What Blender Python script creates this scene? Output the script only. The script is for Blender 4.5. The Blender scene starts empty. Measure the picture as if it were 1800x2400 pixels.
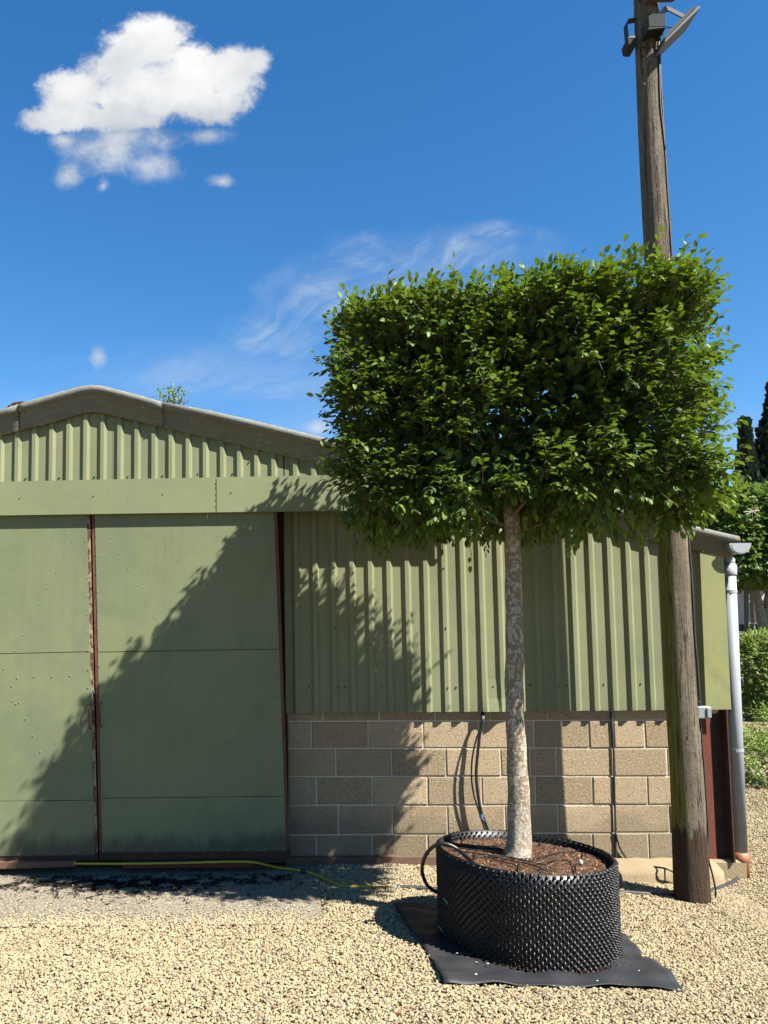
import bpy, bmesh, math, random
import numpy as np
from mathutils import Vector, Matrix, Euler

random.seed(7)
rng = np.random.default_rng(11)
scene = bpy.context.scene
COL = scene.collection
R = math.radians

# ------------------------------------------------------------------ camera
FPX, PX, PY = 1900.0, 696.4, 1342.8            # focal length and principal point, photo pixels (1800 x 2400)
PITCH, ROLL = R(4.593), R(-0.658)
CAM = Vector((-0.694, -6.713, 1.857))
fwd = Vector((0, math.cos(PITCH), math.sin(PITCH)))
right0 = Vector((1, 0, 0))
up0 = right0.cross(fwd)
cr, sr = math.cos(ROLL), math.sin(ROLL)
CR = right0 * cr + up0 * sr
CU = up0 * cr - right0 * sr
cam_data = bpy.data.cameras.new('camera')
cam = bpy.data.objects.new('camera', cam_data)
COL.objects.link(cam)
m = Matrix((( CR.x, CU.x, -fwd.x, CAM.x), (CR.y, CU.y, -fwd.y, CAM.y), (CR.z, CU.z, -fwd.z, CAM.z), (0, 0, 0, 1)))
cam.matrix_world = m
cam_data.sensor_fit = 'VERTICAL'
cam_data.sensor_height = 24.0
cam_data.sensor_width = 18.0
cam_data.lens = FPX / 2400 * 24.0
cam_data.shift_x = (900 - PX) / 2400
cam_data.shift_y = (PY - 1200) / 2400
cam_data.clip_start = 0.05
cam_data.clip_end = 3000
scene.camera = cam

def ray(u, v):
    return fwd + CR * ((u - PX) / FPX) - CU * ((v - PY) / FPX)
def atY(u, v, Y=0.0):
    d = ray(u, v)
    return CAM + d * ((Y - CAM.y) / d.y)
def atZ(u, v, Z=0.0):
    d = ray(u, v)
    return CAM + d * ((Z - CAM.z) / d.z)

# ------------------------------------------------------------------ sun, sky, exposure
SUN_AZ, SUN_EL = R(56), R(48)                  # azimuth measured from the wall normal towards the right
to_sun = Vector((math.sin(SUN_AZ) * math.cos(SUN_EL), -math.cos(SUN_AZ) * math.cos(SUN_EL), math.sin(SUN_EL)))
sun_data = bpy.data.lights.new('sun', 'SUN')
sun_data.energy = 5.0
sun_data.angle = R(0.53)
sun_data.color = (1.0, 0.95, 0.86)
sun = bpy.data.objects.new('sun', sun_data)
sun.rotation_euler = to_sun.to_track_quat('Z', 'Y').to_euler()
sun.location = (6, -6, 9)
COL.objects.link(sun)

scene.view_settings.view_transform = 'Standard'
scene.view_settings.look = 'None'
scene.view_settings.exposure = 1.9
scene.view_settings.gamma = 1.0
scene.view_settings.use_curve_mapping = False

SKY_STRENGTH = 0.0515
world = bpy.data.worlds.new('World')
scene.world = world
world.use_nodes = True

class NT:
    """small expression helper round a node tree"""
    def __init__(s, tree):
        s.t = tree; s.n = tree.nodes; s.l = tree.links
    def new(s, kind, **kw):
        nd = s.n.new(kind)
        for k, v in kw.items(): setattr(nd, k, v)
        return nd
    def put(s, sock, val):
        if val is None: return
        if isinstance(val, bpy.types.NodeSocket): s.l.new(val, sock)
        else:
            try: sock.default_value = val
            except Exception: sock.default_value = tuple(val) + (1.0,)
    def m(s, op, a, b=None, c=None, clamp=False):
        nd = s.new('ShaderNodeMath', operation=op); nd.use_clamp = clamp
        s.put(nd.inputs[0], a); s.put(nd.inputs[1], b)
        if c is not None: s.put(nd.inputs[2], c)
        return nd.outputs[0]
    def vm(s, op, a, b=None, out=0):
        nd = s.new('ShaderNodeVectorMath', operation=op)
        s.put(nd.inputs[0], a)
        if b is not None: s.put(nd.inputs[1], b)
        return nd.outputs[out]
    def xyz(s, a, b, c):
        nd = s.new('ShaderNodeCombineXYZ')
        s.put(nd.inputs[0], a); s.put(nd.inputs[1], b); s.put(nd.inputs[2], c)
        return nd.outputs[0]
    def sep(s, v):
        nd = s.new('ShaderNodeSeparateXYZ'); s.put(nd.inputs[0], v); return nd.outputs
    def mix(s, f, a, b, typ='MIX'):
        nd = s.new('ShaderNodeMix', data_type='RGBA', blend_type=typ)
        s.put(nd.inputs[0], f); s.put(nd.inputs[6], a); s.put(nd.inputs[7], b)
        return nd.outputs[2]
    def noise(s, vec, scale, detail=4, rough=.55, dist=0, out=0):
        nd = s.new('ShaderNodeTexNoise')
        s.put(nd.inputs['Vector'], vec); s.put(nd.inputs['Scale'], scale)
        nd.inputs['Detail'].default_value = detail; nd.inputs['Roughness'].default_value = rough
        nd.inputs['Distortion'].default_value = dist
        return nd.outputs[out]
    def vor(s, vec, scale, feature='F1', out=0, rand=1.0):
        nd = s.new('ShaderNodeTexVoronoi', feature=feature)
        s.put(nd.inputs['Vector'], vec); s.put(nd.inputs['Scale'], scale)
        nd.inputs['Randomness'].default_value = rand
        return nd.outputs[out]
    def ramp(s, f, stops, interp='LINEAR'):
        nd = s.new('ShaderNodeValToRGB'); nd.color_ramp.interpolation = interp
        el = nd.color_ramp.elements
        while len(el) < len(stops): el.new(0.5)
        for e, (p, c) in zip(el, stops):
            e.position = p
            e.color = (c, c, c, 1) if isinstance(c, (int, float)) else tuple(c) + (1,)
        s.put(nd.inputs[0], f)
        return nd.outputs[0]
    def step(s, v, lo, hi):
        nd = s.new('ShaderNodeMapRange', interpolation_type='SMOOTHSTEP')
        s.put(nd.inputs[0], v); nd.inputs[1].default_value = lo; nd.inputs[2].default_value = hi
        nd.inputs[3].default_value = 0; nd.inputs[4].default_value = 1
        return nd.outputs[0]
    def scale(s, v, sc, rot=(0, 0, 0)):
        nd = s.new('ShaderNodeMapping'); s.put(nd.inputs[0], v)
        nd.inputs['Scale'].default_value = sc; nd.inputs['Rotation'].default_value = rot
        return nd.outputs[0]

w = NT(world.node_tree)
world.node_tree.nodes.clear()
sky = w.new('ShaderNodeTexSky', sky_type='NISHITA')
sky.sun_disc = False
sky.sun_elevation = SUN_EL
sky.sun_rotation = math.atan2(to_sun.x, to_sun.y)
sky.altitude = 100
sky.air_density = 1.0
sky.dust_density = 0.05
sky.ozone_density = 3.2
hsv = w.new('ShaderNodeHueSaturation')
hsv.inputs['Saturation'].default_value = 1.30
hsv.inputs['Value'].default_value = 1.0
w.l.new(sky.outputs[0], hsv.inputs['Color'])
tc = w.new('ShaderNodeTexCoord')
dx, dy, dz = w.sep(tc.outputs['Generated'])
inv = w.m('MAXIMUM', dy, 0.02)
su = w.m('DIVIDE', dx, inv)                    # direction on a far vertical plane to the north
sv = w.m('DIVIDE', dz, inv)
front = w.step(dy, 0.05, 0.2)
P = w.xyz(su, sv, 0.0)
def skyuv(u, v):
    d = ray(u, v); return d.x / d.y, d.z / d.y
def blob(cx, cy, rx, ry):
    a, b = skyuv(cx, cy)
    q = w.vm('SUBTRACT', P, (a, b, 0))
    q = w.vm('MULTIPLY', q, (FPX / rx, FPX / ry, 0))
    return w.m('SUBTRACT', 1.0, w.vm('LENGTH', q, out=1))
def union(lst):
    r = lst[0]
    for b in lst[1:]:
        nd = w.new('ShaderNodeMath', operation='SMOOTH_MAX')
        w.put(nd.inputs[0], r); w.put(nd.inputs[1], b); nd.inputs[2].default_value = 0.45
        r = nd.outputs[0]
    return r
wx = w.noise(P, 9.0, 5, .6, 0, 1)
wp = w.vm('ADD', P, w.vm('MULTIPLY', w.vm('SUBTRACT', wx, (.5, .5, .5)), (.035, .035, 0)))
n1 = w.noise(wp, 19.0, 12, .66)
n2 = w.noise(wp, 7.0, 6, .6)
big = union([blob(330, 225, 245, 105), blob(345, 105, 150, 105), blob(270, 150, 110, 90), blob(530, 165, 120, 90), blob(600, 140, 60, 55), blob(420, 185, 130, 95), blob(440, 130, 70, 60),
             blob(165, 215, 110, 85), blob(110, 280, 85, 48), blob(480, 250, 140, 75), blob(250, 275, 190, 60)])
low = union([blob(215, 345, 120, 62), blob(265, 375, 90, 50), blob(350, 385, 95, 62), blob(360, 330, 110, 48), blob(480, 318, 80, 34), blob(155, 410, 62, 46),
             blob(290, 322, 170, 60), blob(260, 350, 130, 60), blob(522, 425, 46, 26), blob(243, 436, 24, 30), blob(232, 835, 32, 40), blob(745, 1002, 50, 30), blob(150, 330, 60, 30)])
nn = w.m('MULTIPLY', w.m('SUBTRACT', n1, 0.5), 2.1)
den_b = w.step(w.m('ADD', w.m('ADD', w.m('MULTIPLY', w.m('SUBTRACT', big, .10), 1.5), w.m('MULTIPLY', w.m('SUBTRACT', n2, .5), .8)), nn), 0.04, 0.66)
den_l = w.m('MULTIPLY', w.step(w.m('ADD', low, w.m('MULTIPLY', nn, 1.0)), 0.10, 1.25), 0.92)
# thin cirrus streaks
warp = w.vm('MULTIPLY', w.vm('SUBTRACT', w.noise(P, 4.0, 4, .55, 0, 1), (.5, .5, .5)), (.16, .16, 0))
def streaks(ang, sc_, lo, hi):
    q = w.scale(w.vm('ADD', P, warp), (1, 1, 1), (0, 0, -R(ang)))
    q = w.vm('MULTIPLY', q, (5.0, 26.0, 1))
    return w.step(w.noise(q, sc_, 9, .68, .35), lo, hi)
cmask = union([blob(1080, 590, 300, 80), blob(760, 690, 210, 120), blob(640, 790, 190, 90), blob(880, 640, 250, 110), blob(1170, 545, 120, 45)])
cmask = w.m('ADD', cmask, w.m('MULTIPLY', w.m('SUBTRACT', w.noise(P, 11.0, 6, .65), .5), 1.3))
veil = w.m('ADD', w.m('MULTIPLY', streaks(32, 1.1, .38, .68), .85), w.m('MULTIPLY', streaks(-20, 1.2, .42, .75), .35))
cir = w.m('MULTIPLY', w.m('MULTIPLY', w.m('ADD', veil, .18), w.step(cmask, 0.0, 1.0)), 0.50)
cmask2 = union([blob(440, 880, 420, 110), blob(1720, 1030, 190, 110), blob(650, 900, 300, 110), blob(840, 990, 500, 130), blob(100, 1000, 400, 120)])
cir2 = w.m('MULTIPLY', w.m('MULTIPLY', w.m('ADD', streaks(24, .8, .36, .78), .25), w.step(cmask2, 0.0, 1.0)), 0.34)
# shading inside the cumulus: brighter puffs, greyer flat base
nsh = w.noise(wp, 11.0, 5, .6)
tone = w.m('ADD', 0.76, w.m('MULTIPLY', w.step(nsh, .25, .75), 0.22))
tone = w.m('ADD', tone, w.m('MULTIPLY', w.step(n2, .35, .65), 0.06))
base_line = skyuv(300, 300)[1]
tone = w.m('SUBTRACT', tone, w.m('MULTIPLY', w.m('SUBTRACT', 1.0, w.step(w.m('SUBTRACT', sv, base_line), -0.005, 0.06)), 0.16))
cl = w.vm('SCALE', w.mix(w.step(tone, .6, .95), (.82, .90, 1.0, 1), (1.0, 1.0, 1.0, 1)), None)
nd = cl.node; w.l.new(w.m('DIVIDE', tone, SKY_STRENGTH * 3.73), nd.inputs['Scale'])
white = w.vm('SCALE', (0.80, 0.9, 1.0), None); white.node.inputs['Scale'].default_value = 0.82 / (SKY_STRENGTH * 3.73)
cover_c = w.m('MULTIPLY', w.m('MAXIMUM', cir, cir2), front)
cover_b = w.m('MULTIPLY', w.m('MAXIMUM', den_b, den_l), front)
skyc = w.mix(cover_c, hsv.outputs[0], white)
skyc = w.mix(cover_b, skyc, cl)
bg = w.new('ShaderNodeBackground')
w.l.new(skyc, bg.inputs[0]); bg.inputs[1].default_value = SKY_STRENGTH
wo = w.new('ShaderNodeOutputWorld'); w.l.new(bg.outputs[0], wo.inputs[0])
scene.cycles.max_bounces = 8
scene.cycles.transparent_max_bounces = 8

# ------------------------------------------------------------------ materials
def material(name, rough=0.6, spec=0.5):
    mt = bpy.data.materials.new(name); mt.use_nodes = True
    t = NT(mt.node_tree)
    b = mt.node_tree.nodes['Principled BSDF']
    b.inputs['Roughness'].default_value = rough
    b.inputs['Specular IOR Level'].default_value = spec
    return mt, t, b
def bump(t, b, h, strength=0.5, dist=0.01):
    nd = t.new('ShaderNodeBump'); nd.inputs['Strength'].default_value = strength
    nd.inputs['Distance'].default_value = dist
    t.put(nd.inputs['Height'], h); t.l.new(nd.outputs[0], b.inputs['Normal'])
def objco(t): return t.new('ShaderNodeTexCoord').outputs['Object']
def geopos(t): return t.new('ShaderNodeNewGeometry').outputs['Position']
def rnd(t): return t.new('ShaderNodeObjectInfo').outputs['Random']
def plain(name, col, rough=.6, spec=.5, metal=0, var=.12, sc=12):
    mt, t, b = material(name, rough, spec)
    n = t.noise(geopos(t), sc, 5)
    c = t.mix(n, tuple(x * (1 - var * 1.6) for x in col) + (1,), tuple(min(1, x * (1 + var * 1.6)) for x in col) + (1,))
    t.l.new(c, b.inputs['Base Color']); b.inputs['Metallic'].default_value = metal
    bump(t, b, n, .12, .004)
    return mt

def green_metal(name, c_lo, c_hi, grime=.5, patch=(.40, .42, .16)):
    mt, t, b = material(name, .5, .16)
    p = geopos(t)
    streak = t.noise(t.scale(p, (14, 14, .9)), 1.4, 6, .6)
    big_ = t.noise(p, 1.3, 4, .55)
    col = t.mix(t.step(big_, .3, .7), c_lo + (1,), c_hi + (1,))
    col = t.mix(t.m('MULTIPLY', t.step(streak, .45, .8), .28 * grime), col, (.20, .22, .16, 1))
    col = t.mix(t.m('MULTIPLY', t.step(t.noise(t.scale(p, (1.6, 1, .8)), 2.6, 8, .72, 1.0), .47, .70), min(.6, .38 * grime)), col, patch + (1,))
    col = t.mix(t.m('MULTIPLY', t.step(t.noise(t.scale(p, (1, 1, .6)), 2.1, 7, .65, .8), .48, .72), .45 * grime), col, (.175, .205, .165, 1))
    col = t.mix(t.m('MULTIPLY', t.step(t.noise(t.scale(p, (3, 1, 9), (0, .5, 0)), 3.1, 7, .75, 1.5), .60, .72), .35 * grime), col, (.12, .14, .09, 1))
    fine = t.noise(t.scale(p, (60, 60, 7)), 3.0, 5, .65)
    col = t.mix(t.m('MULTIPLY', t.step(fine, .55, .85), .22), col, (.13, .14, .10, 1))
    specks = t.vor(p, 23.0)
    col = t.mix(t.m('MULTIPLY', t.m('SUBTRACT', 1.0, t.step(specks, .03, .055)), .55), col, (.10, .10, .07, 1))
    rub = t.vor(t.scale(p, (1, 1, .6), (0, .7, 0)), 2.3)
    col = t.mix(t.m('MULTIPLY', t.m('MULTIPLY', t.step(t.noise(t.scale(p, (30, 4, 3), (0, .7, 0)), 2.0, 4), .55, .7), t.m('SUBTRACT', 1.0, t.step(rub, .1, .35))), .22), col, (.09, .09, .07, 1))
    zz_ = t.sep(p)[2]
    low_dark = t.m('SUBTRACT', 1.0, t.step(t.m('SUBTRACT', zz_, t.m('MULTIPLY', t.noise(t.scale(p, (1, 1, .35)), 5.0, 6, .65), .42)), .0, .16))
    col = t.mix(t.m('MULTIPLY', low_dark, .62), col, (.045, .050, .050, 1))  # darker towards the bottom, with an uneven upper edge
    t.l.new(col, b.inputs['Base Color'])
    t.l.new(t.m('ADD', .48, t.m('MULTIPLY', streak, .22)), b.inputs['Roughness'])
    bump(t, b, t.m('ADD', t.noise(p, 3.2, 2), t.m('MULTIPLY', fine, .03)), .25, .02)
    return mt
M = {}
M['door'] = green_metal('door_paint', (.265, .325, .170), (.305, .360, .190), .8)
M['clad'] = green_metal('cladding_paint', (.315, .355, .205), (.365, .405, .235), .45)
M['fascia'] = green_metal('fascia_paint', (.325, .375, .205), (.365, .415, .225), .35)
M['corner'] = green_metal('corner_flashing_paint', (.34, .385, .20), (.40, .44, .22), .95, (.56, .55, .15))

def rust(name, base, patch, patch_amt, sc=18):
    mt, t, b = material(name, .8, .25)
    p = geopos(t)
    n = t.noise(t.scale(p, (1, 1, .45)), sc, 8, .7, .4)
    n2 = t.noise(p, sc * 5, 4, .6)
    col = t.mix(n2, tuple(x * .55 for x in base) + (1,), tuple(x * 1.35 for x in base) + (1,))
    col = t.mix(t.m('MULTIPLY', t.step(n, .47, .53), patch_amt), col, patch + (1,))
    t.l.new(col, b.inputs['Base Color'])
    bump(t, b, t.m('ADD', n, t.m('MULTIPLY', n2, .4)), .5, .004)
    return mt
M['stile_worn'] = rust('worn_painted_rust', (.17, .065, .04), (.42, .37, .19), .95, 26)
M['rust'] = rust('rusty_steel', (.16, .055, .035), (.24, .13, .08), .35)
M['rust_dark'] = rust('dark_rusty_steel', (.075, .042, .030), (.13, .06, .04), .5)
M['red_oxide'] = rust('red_oxide_steel', (.20, .058, .035), (.13, .045, .03), .3, 8)
M['rail_rust'] = rust('rusty_rail', (.22, .105, .07), (.15, .12, .09), .45, 9)

# concrete block
mt, t, b = material('concrete_block', .92, .15); M['block'] = mt
oc = objco(t); off = t.vm('ADD', oc, t.xyz(t.m('MULTIPLY', rnd(t), 37.0), 0.0, t.m('MULTIPLY', rnd(t), 11.0)))
g1 = t.vor(off, 95.0); g2 = t.noise(off, 60.0, 6, .7)
g3 = t.noise(off, 7.0, 4)
cc = t.mix(rnd(t), (.30, .245, .170, 1), (.50, .42, .295, 1))
cc = t.mix(t.m('MULTIPLY', t.step(g2, .42, .66), .55), cc, (.60, .53, .39, 1))
cc = t.mix(t.m('MULTIPLY', t.step(t.noise(off, 34.0, 3), .55, .72), .5), cc, (.20, .165, .11, 1))
cc = t.mix(t.m('MULTIPLY', t.step(t.noise(off, 120.0, 2), .62, .75), .8), cc, (.13, .105, .07, 1))
cc = t.mix(t.m('MULTIPLY', t.step(g3, .55, .8), .35), cc, (.26, .21, .14, 1))
gp = geopos(t); sp_ = t.m('SUBTRACT', 1.0, t.step(t.m('SUBTRACT', t.sep(gp)[2], t.m('MULTIPLY', t.noise(gp, 3.5, 6, .7), .7)), -.08, .18))
cc = t.mix(t.m('MULTIPLY', sp_, .45), cc, (.17, .15, .105, 1))
cc = t.mix(t.m('MULTIPLY', t.step(t.noise(gp, 2.4, 7, .7), .58, .72), .30), cc, (.21, .185, .14, 1))
t.l.new(cc, b.inputs['Base Color'])
pits = t.step(t.noise(off, 75.0, 3, .6), .58, .70)
bump(t, b, t.m('SUBTRACT', t.m('ADD', t.m('MULTIPLY', t.noise(off, 150.0, 4, .7), .9), t.m('MULTIPLY', g2, .7)), t.m('MULTIPLY', pits, .8)), 1.0, .012)
mt, t, b = material('mortar', .9, .2); M['mortar'] = mt
p = geopos(t); n = t.noise(p, 40, 6, .65)
t.l.new(t.mix(n, (.38, .34, .27, 1), (.66, .61, .50, 1)), b.inputs['Base Color']); bump(t, b, n, .8, .008)

# asbestos cement verge
mt, t, b = material('weathered_cement_verge', .9, .2); M['verge'] = mt
p = geopos(t); n = t.noise(p, 5, 8, .7); n2 = t.noise(t.scale(p, (6, 20, 22)), 2.2, 7, .7, .8)
_, _, nz = t.sep(t.new('ShaderNodeNewGeometry').outputs['Normal'])
cc = t.mix(n, (.115, .115, .090, 1), (.190, .183, .145, 1))
cc = t.mix(t.m('MULTIPLY', t.step(n2, .52, .68), .45), cc, (.32, .30, .25, 1))
cc = t.mix(t.m('MULTIPLY', t.m('MULTIPLY', t.step(t.noise(p, 22, 8, .75), .46, .66), t.step(nz, .45, .9)), .65), cc, (.36, .355, .32, 1))
cc = t.mix(t.m('MULTIPLY', t.step(t.noise(p, 38, 5, .7), .64, .70), .7), cc, (.50, .49, .43, 1))
cc = t.mix(t.step(t.noise(p, 9, 3), .74, .78), cc, (.50, .24, .05, 1))
t.l.new(cc, b.inputs['Base Color']); bump(t, b, t.m('ADD', n, t.m('MULTIPLY', n2, .6)), .5, .01)

# pole wood
mt, t, b = material('weathered_pole_wood', .88, .2); M['pole'] = mt
oc = objco(t); gr = t.noise(t.scale(oc, (1, 1, .06)), 34, 8, .72, .5); gb = t.noise(t.scale(oc, (1, 1, .30)), 11, 5, .6, .8); fl_ = t.noise(t.scale(oc, (1, 1, .7)), 42, 6, .7, 1.2)
cc = t.ramp(gr, [(.25, (.075, .058, .040)), (.45, (.175, .140, .098)), (.62, (.265, .220, .160)), (.85, (.37, .325, .25))])
cc = t.mix(t.m('MULTIPLY', t.step(gb, .45, .7), .5), cc, (.115, .090, .062, 1))
ox, oy, oz = t.sep(oc)
nx = t.sep(t.new('ShaderNodeTexCoord').outputs['Normal'])[0]
cc = t.mix(t.m('MULTIPLY', t.step(fl_, .50, .60), .5), cc, (.085, .072, .055, 1))
alg = t.m('MULTIPLY', t.m('SUBTRACT', 1.0, t.step(t.m('ADD', nx, t.m('MULTIPLY', t.m('SUBTRACT', gb, .5), .8)), -.80, -.30)), t.m('SUBTRACT', 1.0, t.step(oz, 2.2, 4.8)))
cc = t.mix(t.m('MULTIPLY', alg, .82), cc, (.22, .23, .03, 1))
crk = t.m('SUBTRACT', 1.0, t.step(t.m('ABSOLUTE', t.m('SUBTRACT', t.noise(t.scale(oc, (1, 1, .035)), 17, 3, .5), .5)), .0, .012))
cc = t.mix(t.m('MULTIPLY', crk, .8), cc, (.03, .022, .016, 1))
tar = t.step(t.m('ADD', oz, t.m('MULTIPLY', t.m('SUBTRACT', t.noise(t.scale(oc, (1, 1, .12)), 22, 5), .5), .5)), .50, .56)
dk = t.mix(gr, (.028, .017, .010, 1), (.115, .070, .042, 1))
cc = t.mix(tar, dk, cc)
t.l.new(cc, b.inputs['Base Color'])
bump(t, b, t.m('ADD', gr, t.m('ADD', t.m('MULTIPLY', gb, .6), t.m('ADD', t.m('MULTIPLY', crk, -.9), fl_))), 1.0, .016)

# trunk bark
mt, t, b = material('flaking_pale_bark', .85, .25); M['bark'] = mt
p = geopos(t)
pw = t.vm('ADD', p, t.vm('MULTIPLY', t.vm('SUBTRACT', t.noise(p, 30, 3, .5, 0, 1), (.5, .5, .5)), (.03, .03, .03)))
v1 = t.vor(t.scale(pw, (1, 1, .8)), 46); nb = t.noise(p, 13, 6, .7)
pale = t.m('SUBTRACT', 1.0, t.step(t.m('ADD', v1, t.m('MULTIPLY', t.m('SUBTRACT', nb, .5), 1.9)), .44, .58))
cc = t.mix(nb, (.13, .095, .062, 1), (.24, .185, .13, 1))
cc2 = t.mix(t.step(t.noise(p, 70, 6, .75), .35, .65), (.20, .18, .145, 1), (.44, .41, .35, 1))
_, _, zz = t.sep(p)
cc = t.mix(t.m('MULTIPLY', pale, .9), cc, cc2)
cc = t.mix(t.m('MULTIPLY', t.m('SUBTRACT', 1.0, t.step(t.m('ADD', zz, t.m('MULTIPLY', nb, .8)), .95, 1.4)), .35), cc, (.33, .30, .25, 1))
t.l.new(cc, b.inputs['Base Color']); bump(t, b, t.m('ADD', nb, t.m('MULTIPLY', pale, .35)), .8, .012)
M['twig'] = plain('twig_bark', (.10, .075, .05), .85)

def leaf_mat(name, dark, young, trans, glossy=.34):
    mt, t, b = material(name, glossy, .24)
    at = t.new('ShaderNodeAttribute'); at.attribute_name = 'tint'
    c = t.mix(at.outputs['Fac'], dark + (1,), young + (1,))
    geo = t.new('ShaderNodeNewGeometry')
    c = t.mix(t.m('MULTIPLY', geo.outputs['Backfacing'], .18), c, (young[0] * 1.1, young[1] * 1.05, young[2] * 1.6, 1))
    t.l.new(c, b.inputs['Base Color'])
    tr = t.new('ShaderNodeBsdfTranslucent')
    t.l.new(t.mix(at.outputs['Fac'], trans + (1,), (trans[0] * 1.5, trans[1] * 1.25, trans[2] * 1.2, 1)), tr.inputs[0])
    ms = t.new('ShaderNodeMixShader'); ms.inputs[0].default_value = .36
    t.l.new(b.outputs[0], ms.inputs[1]); t.l.new(tr.outputs[0], ms.inputs[2])
    out = [n for n in mt.node_tree.nodes if n.type == 'OUTPUT_MATERIAL'][0]
    t.l.new(ms.outputs[0], out.inputs[0])
    return mt
M['leaf'] = leaf_mat('hornbeam_leaf', (.028, .064, .016), (.165, .235, .028), (.070, .130, .006), .50)
M['leaf_far'] = leaf_mat('distant_leaf', (.045, .095, .020), (.105, .170, .035), (.12, .20, .02), .5)
M['conifer'] = leaf_mat('conifer_needles', (.012, .024, .016), (.026, .044, .024), (.015, .03, .012), .7)
M['shrub'] = leaf_mat('shrub_leaf', (.07, .12, .025), (.17, .24, .06), (.15, .23, .03), .45)

# black air-pot plastic
mt, t, b = material('black_pot_plastic', .40, .28); M['pot'] = mt
n = t.noise(geopos(t), 14, 4)
t.l.new(t.mix(n, (.005, .005, .006, 1), (.012, .012, .013, 1)), b.inputs['Base Color'])
t.l.new(t.m('ADD', .30, t.m('MULTIPLY', n, .24)), b.inputs['Roughness'])
mt, t, b = material('potting_soil', .95, .1); M['soil'] = mt
p = geopos(t); n = t.noise(p, 45, 8, .72); nl = t.noise(p, 5, 3)
cc = t.ramp(n, [(.3, (.06, .032, .020)), (.5, (.16, .090, .055)), (.68, (.30, .17, .095)), (.8, (.48, .34, .18))])
cc = t.mix(t.step(nl, .4, .6), cc, t.mix(.5, cc, (.11, .062, .040, 1)))
t.l.new(cc, b.inputs['Base Color']); bump(t, b, n, 1.0, .02)
mt, t, b = material('black_weed_membrane', .62, .35); M['membrane'] = mt
p = geopos(t); n = t.noise(p, 3.5, 6, .6); wv = t.noise(t.scale(p, (1, 1, 1)), 260, 2)
n3 = t.noise(t.scale(p, (1, 3, 1), (0, 0, .5)), 5, 6, .7)
cc = t.mix(n, (.020, .023, .028, 1), (.042, .046, .052, 1))
cc = t.mix(t.m('MULTIPLY', t.step(n3, .52, .75), .5), cc, (.10, .088, .068, 1))
t.l.new(cc, b.inputs['Base Color']); bump(t, b, t.m('ADD', n3, t.m('MULTIPLY', wv, .05)), .5, .012)

M['black'] = plain('black_rubber', (.012, .012, .013), .42, .5, 0, .2)
M['black_matt'] = plain('black_cable_sheath', (.014, .013, .013), .6, .4, 0, .2)
M['grey_hose'] = plain('grey_black_pipe', (.022, .023, .026), .45, .4)
M['yellow'] = plain('yellow_hose', (.62, .60, .035), .5, .45, 0, .15, 30)
M['grey_pvc'] = plain('grey_pvc', (.42, .455, .475), .55, .35, 0, .07, 6)
M['terracotta'] = plain('terracotta_plastic', (.46, .17, .065), .55)
M['box_grey'] = plain('grey_plastic_box', (.38, .42, .42), .5, .4, 0, .06)
M['dark_box'] = plain('dark_grey_box', (.085, .095, .105), .85, .08)
M['alu'] = plain('lamp_aluminium', (.12, .12, .12), .8, .12, 0)
M['alu_light'] = plain('lamp_bracket_steel', (.42, .42, .41), .75, .15, 0)
M['glass_dark'] = plain('lamp_glass', (.03, .03, .035), .12, .6)
M['brown_wood'] = plain('brown_stained_wood', (.075, .035, .025), .7)
M['cane'] = plain('pale_bamboo_cane', (.62, .56, .44), .6)
M['blue_tie'] = plain('blue_cord', (.10, .13, .33), .7)
M['screw'] = plain('dull_screw_head', (.035, .037, .033), .7, .3)
M['rivet'] = plain('bright_rivet', (.62, .63, .58), .38, .5, .35)
M['moss'] = plain('dry_rusty_moss', (.13, .055, .03), .95, .1, 0, .5, 60)
M['tag'] = plain('green_tie', (.03, .22, .15), .5)
M['white'] = plain('chalky_white', (.70, .69, .64), .7)
M['roof'] = plain('fibre_cement_roof', (.22, .22, .19), .9, .2, 0, .3, 4)
M['far_wall'] = plain('far_white_wall', (.58, .59, .62), .8, .2, 0, .05, 1)
M['far_dark'] = plain('far_dark_panel', (.02, .024, .035), .6, .3)
M['wood_debris'] = plain('black_leaf_debris', (.012, .010, .009), .9, .1, 0, .6, 80)
M['dry_leaf'] = plain('dry_leaf', (.20, .075, .03), .8, .2, 0, .4, 3)
M['stub'] = plain('black_casing_and_hole_shade', (.008, .007, .006), .9)  # near-black casing colour; bolt holes get their inner shade painted with it

# gravel ground sheet
mt, t, b = material('gravel_bed', .95, .15); M['ground'] = mt
p = geopos(t); v = t.vor(p, 42); vc = t.vor(p, 42, 'F1', 1); n = t.noise(p, 1.2, 4)
cc = t.mix(t.sep(vc)[0], (.36, .29, .18, 1), (.66, .57, .40, 1))
cc = t.mix(t.step(v, .45, .85), cc, (.26, .21, .14, 1))
t.l.new(cc, b.inputs['Base Color']); bump(t, b, t.m('SUBTRACT', 1.0, v), 1.0, .02)
# stones
mt, t, b = material('cream_stone', .88, .2); M['stone'] = mt
r = rnd(t)
cc = t.ramp(r, [(0, (.40, .30, .17)), (.15, (.60, .49, .30)), (.4, (.70, .60, .40)), (.62, (.78, .68, .48)), (.8, (.62, .47, .26)), (.9, (.50, .45, .37)), (.96, (.36, .20, .12)), (1, (.22, .20, .17))])
n = t.noise(objco(t), 2.0, 4)
cc = t.mix(t.m('MULTIPLY', t.step(n, .4, .75), .35), cc, (.82, .76, .62, 1))
cc = t.mix(t.m('MULTIPLY', t.step(t.noise(t.new('ShaderNodeObjectInfo').outputs['Location'], 1.1, 5, .6), .42, .68), .32), cc, (.47, .40, .29, 1))
t.l.new(cc, b.inputs['Base Color'])
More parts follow.
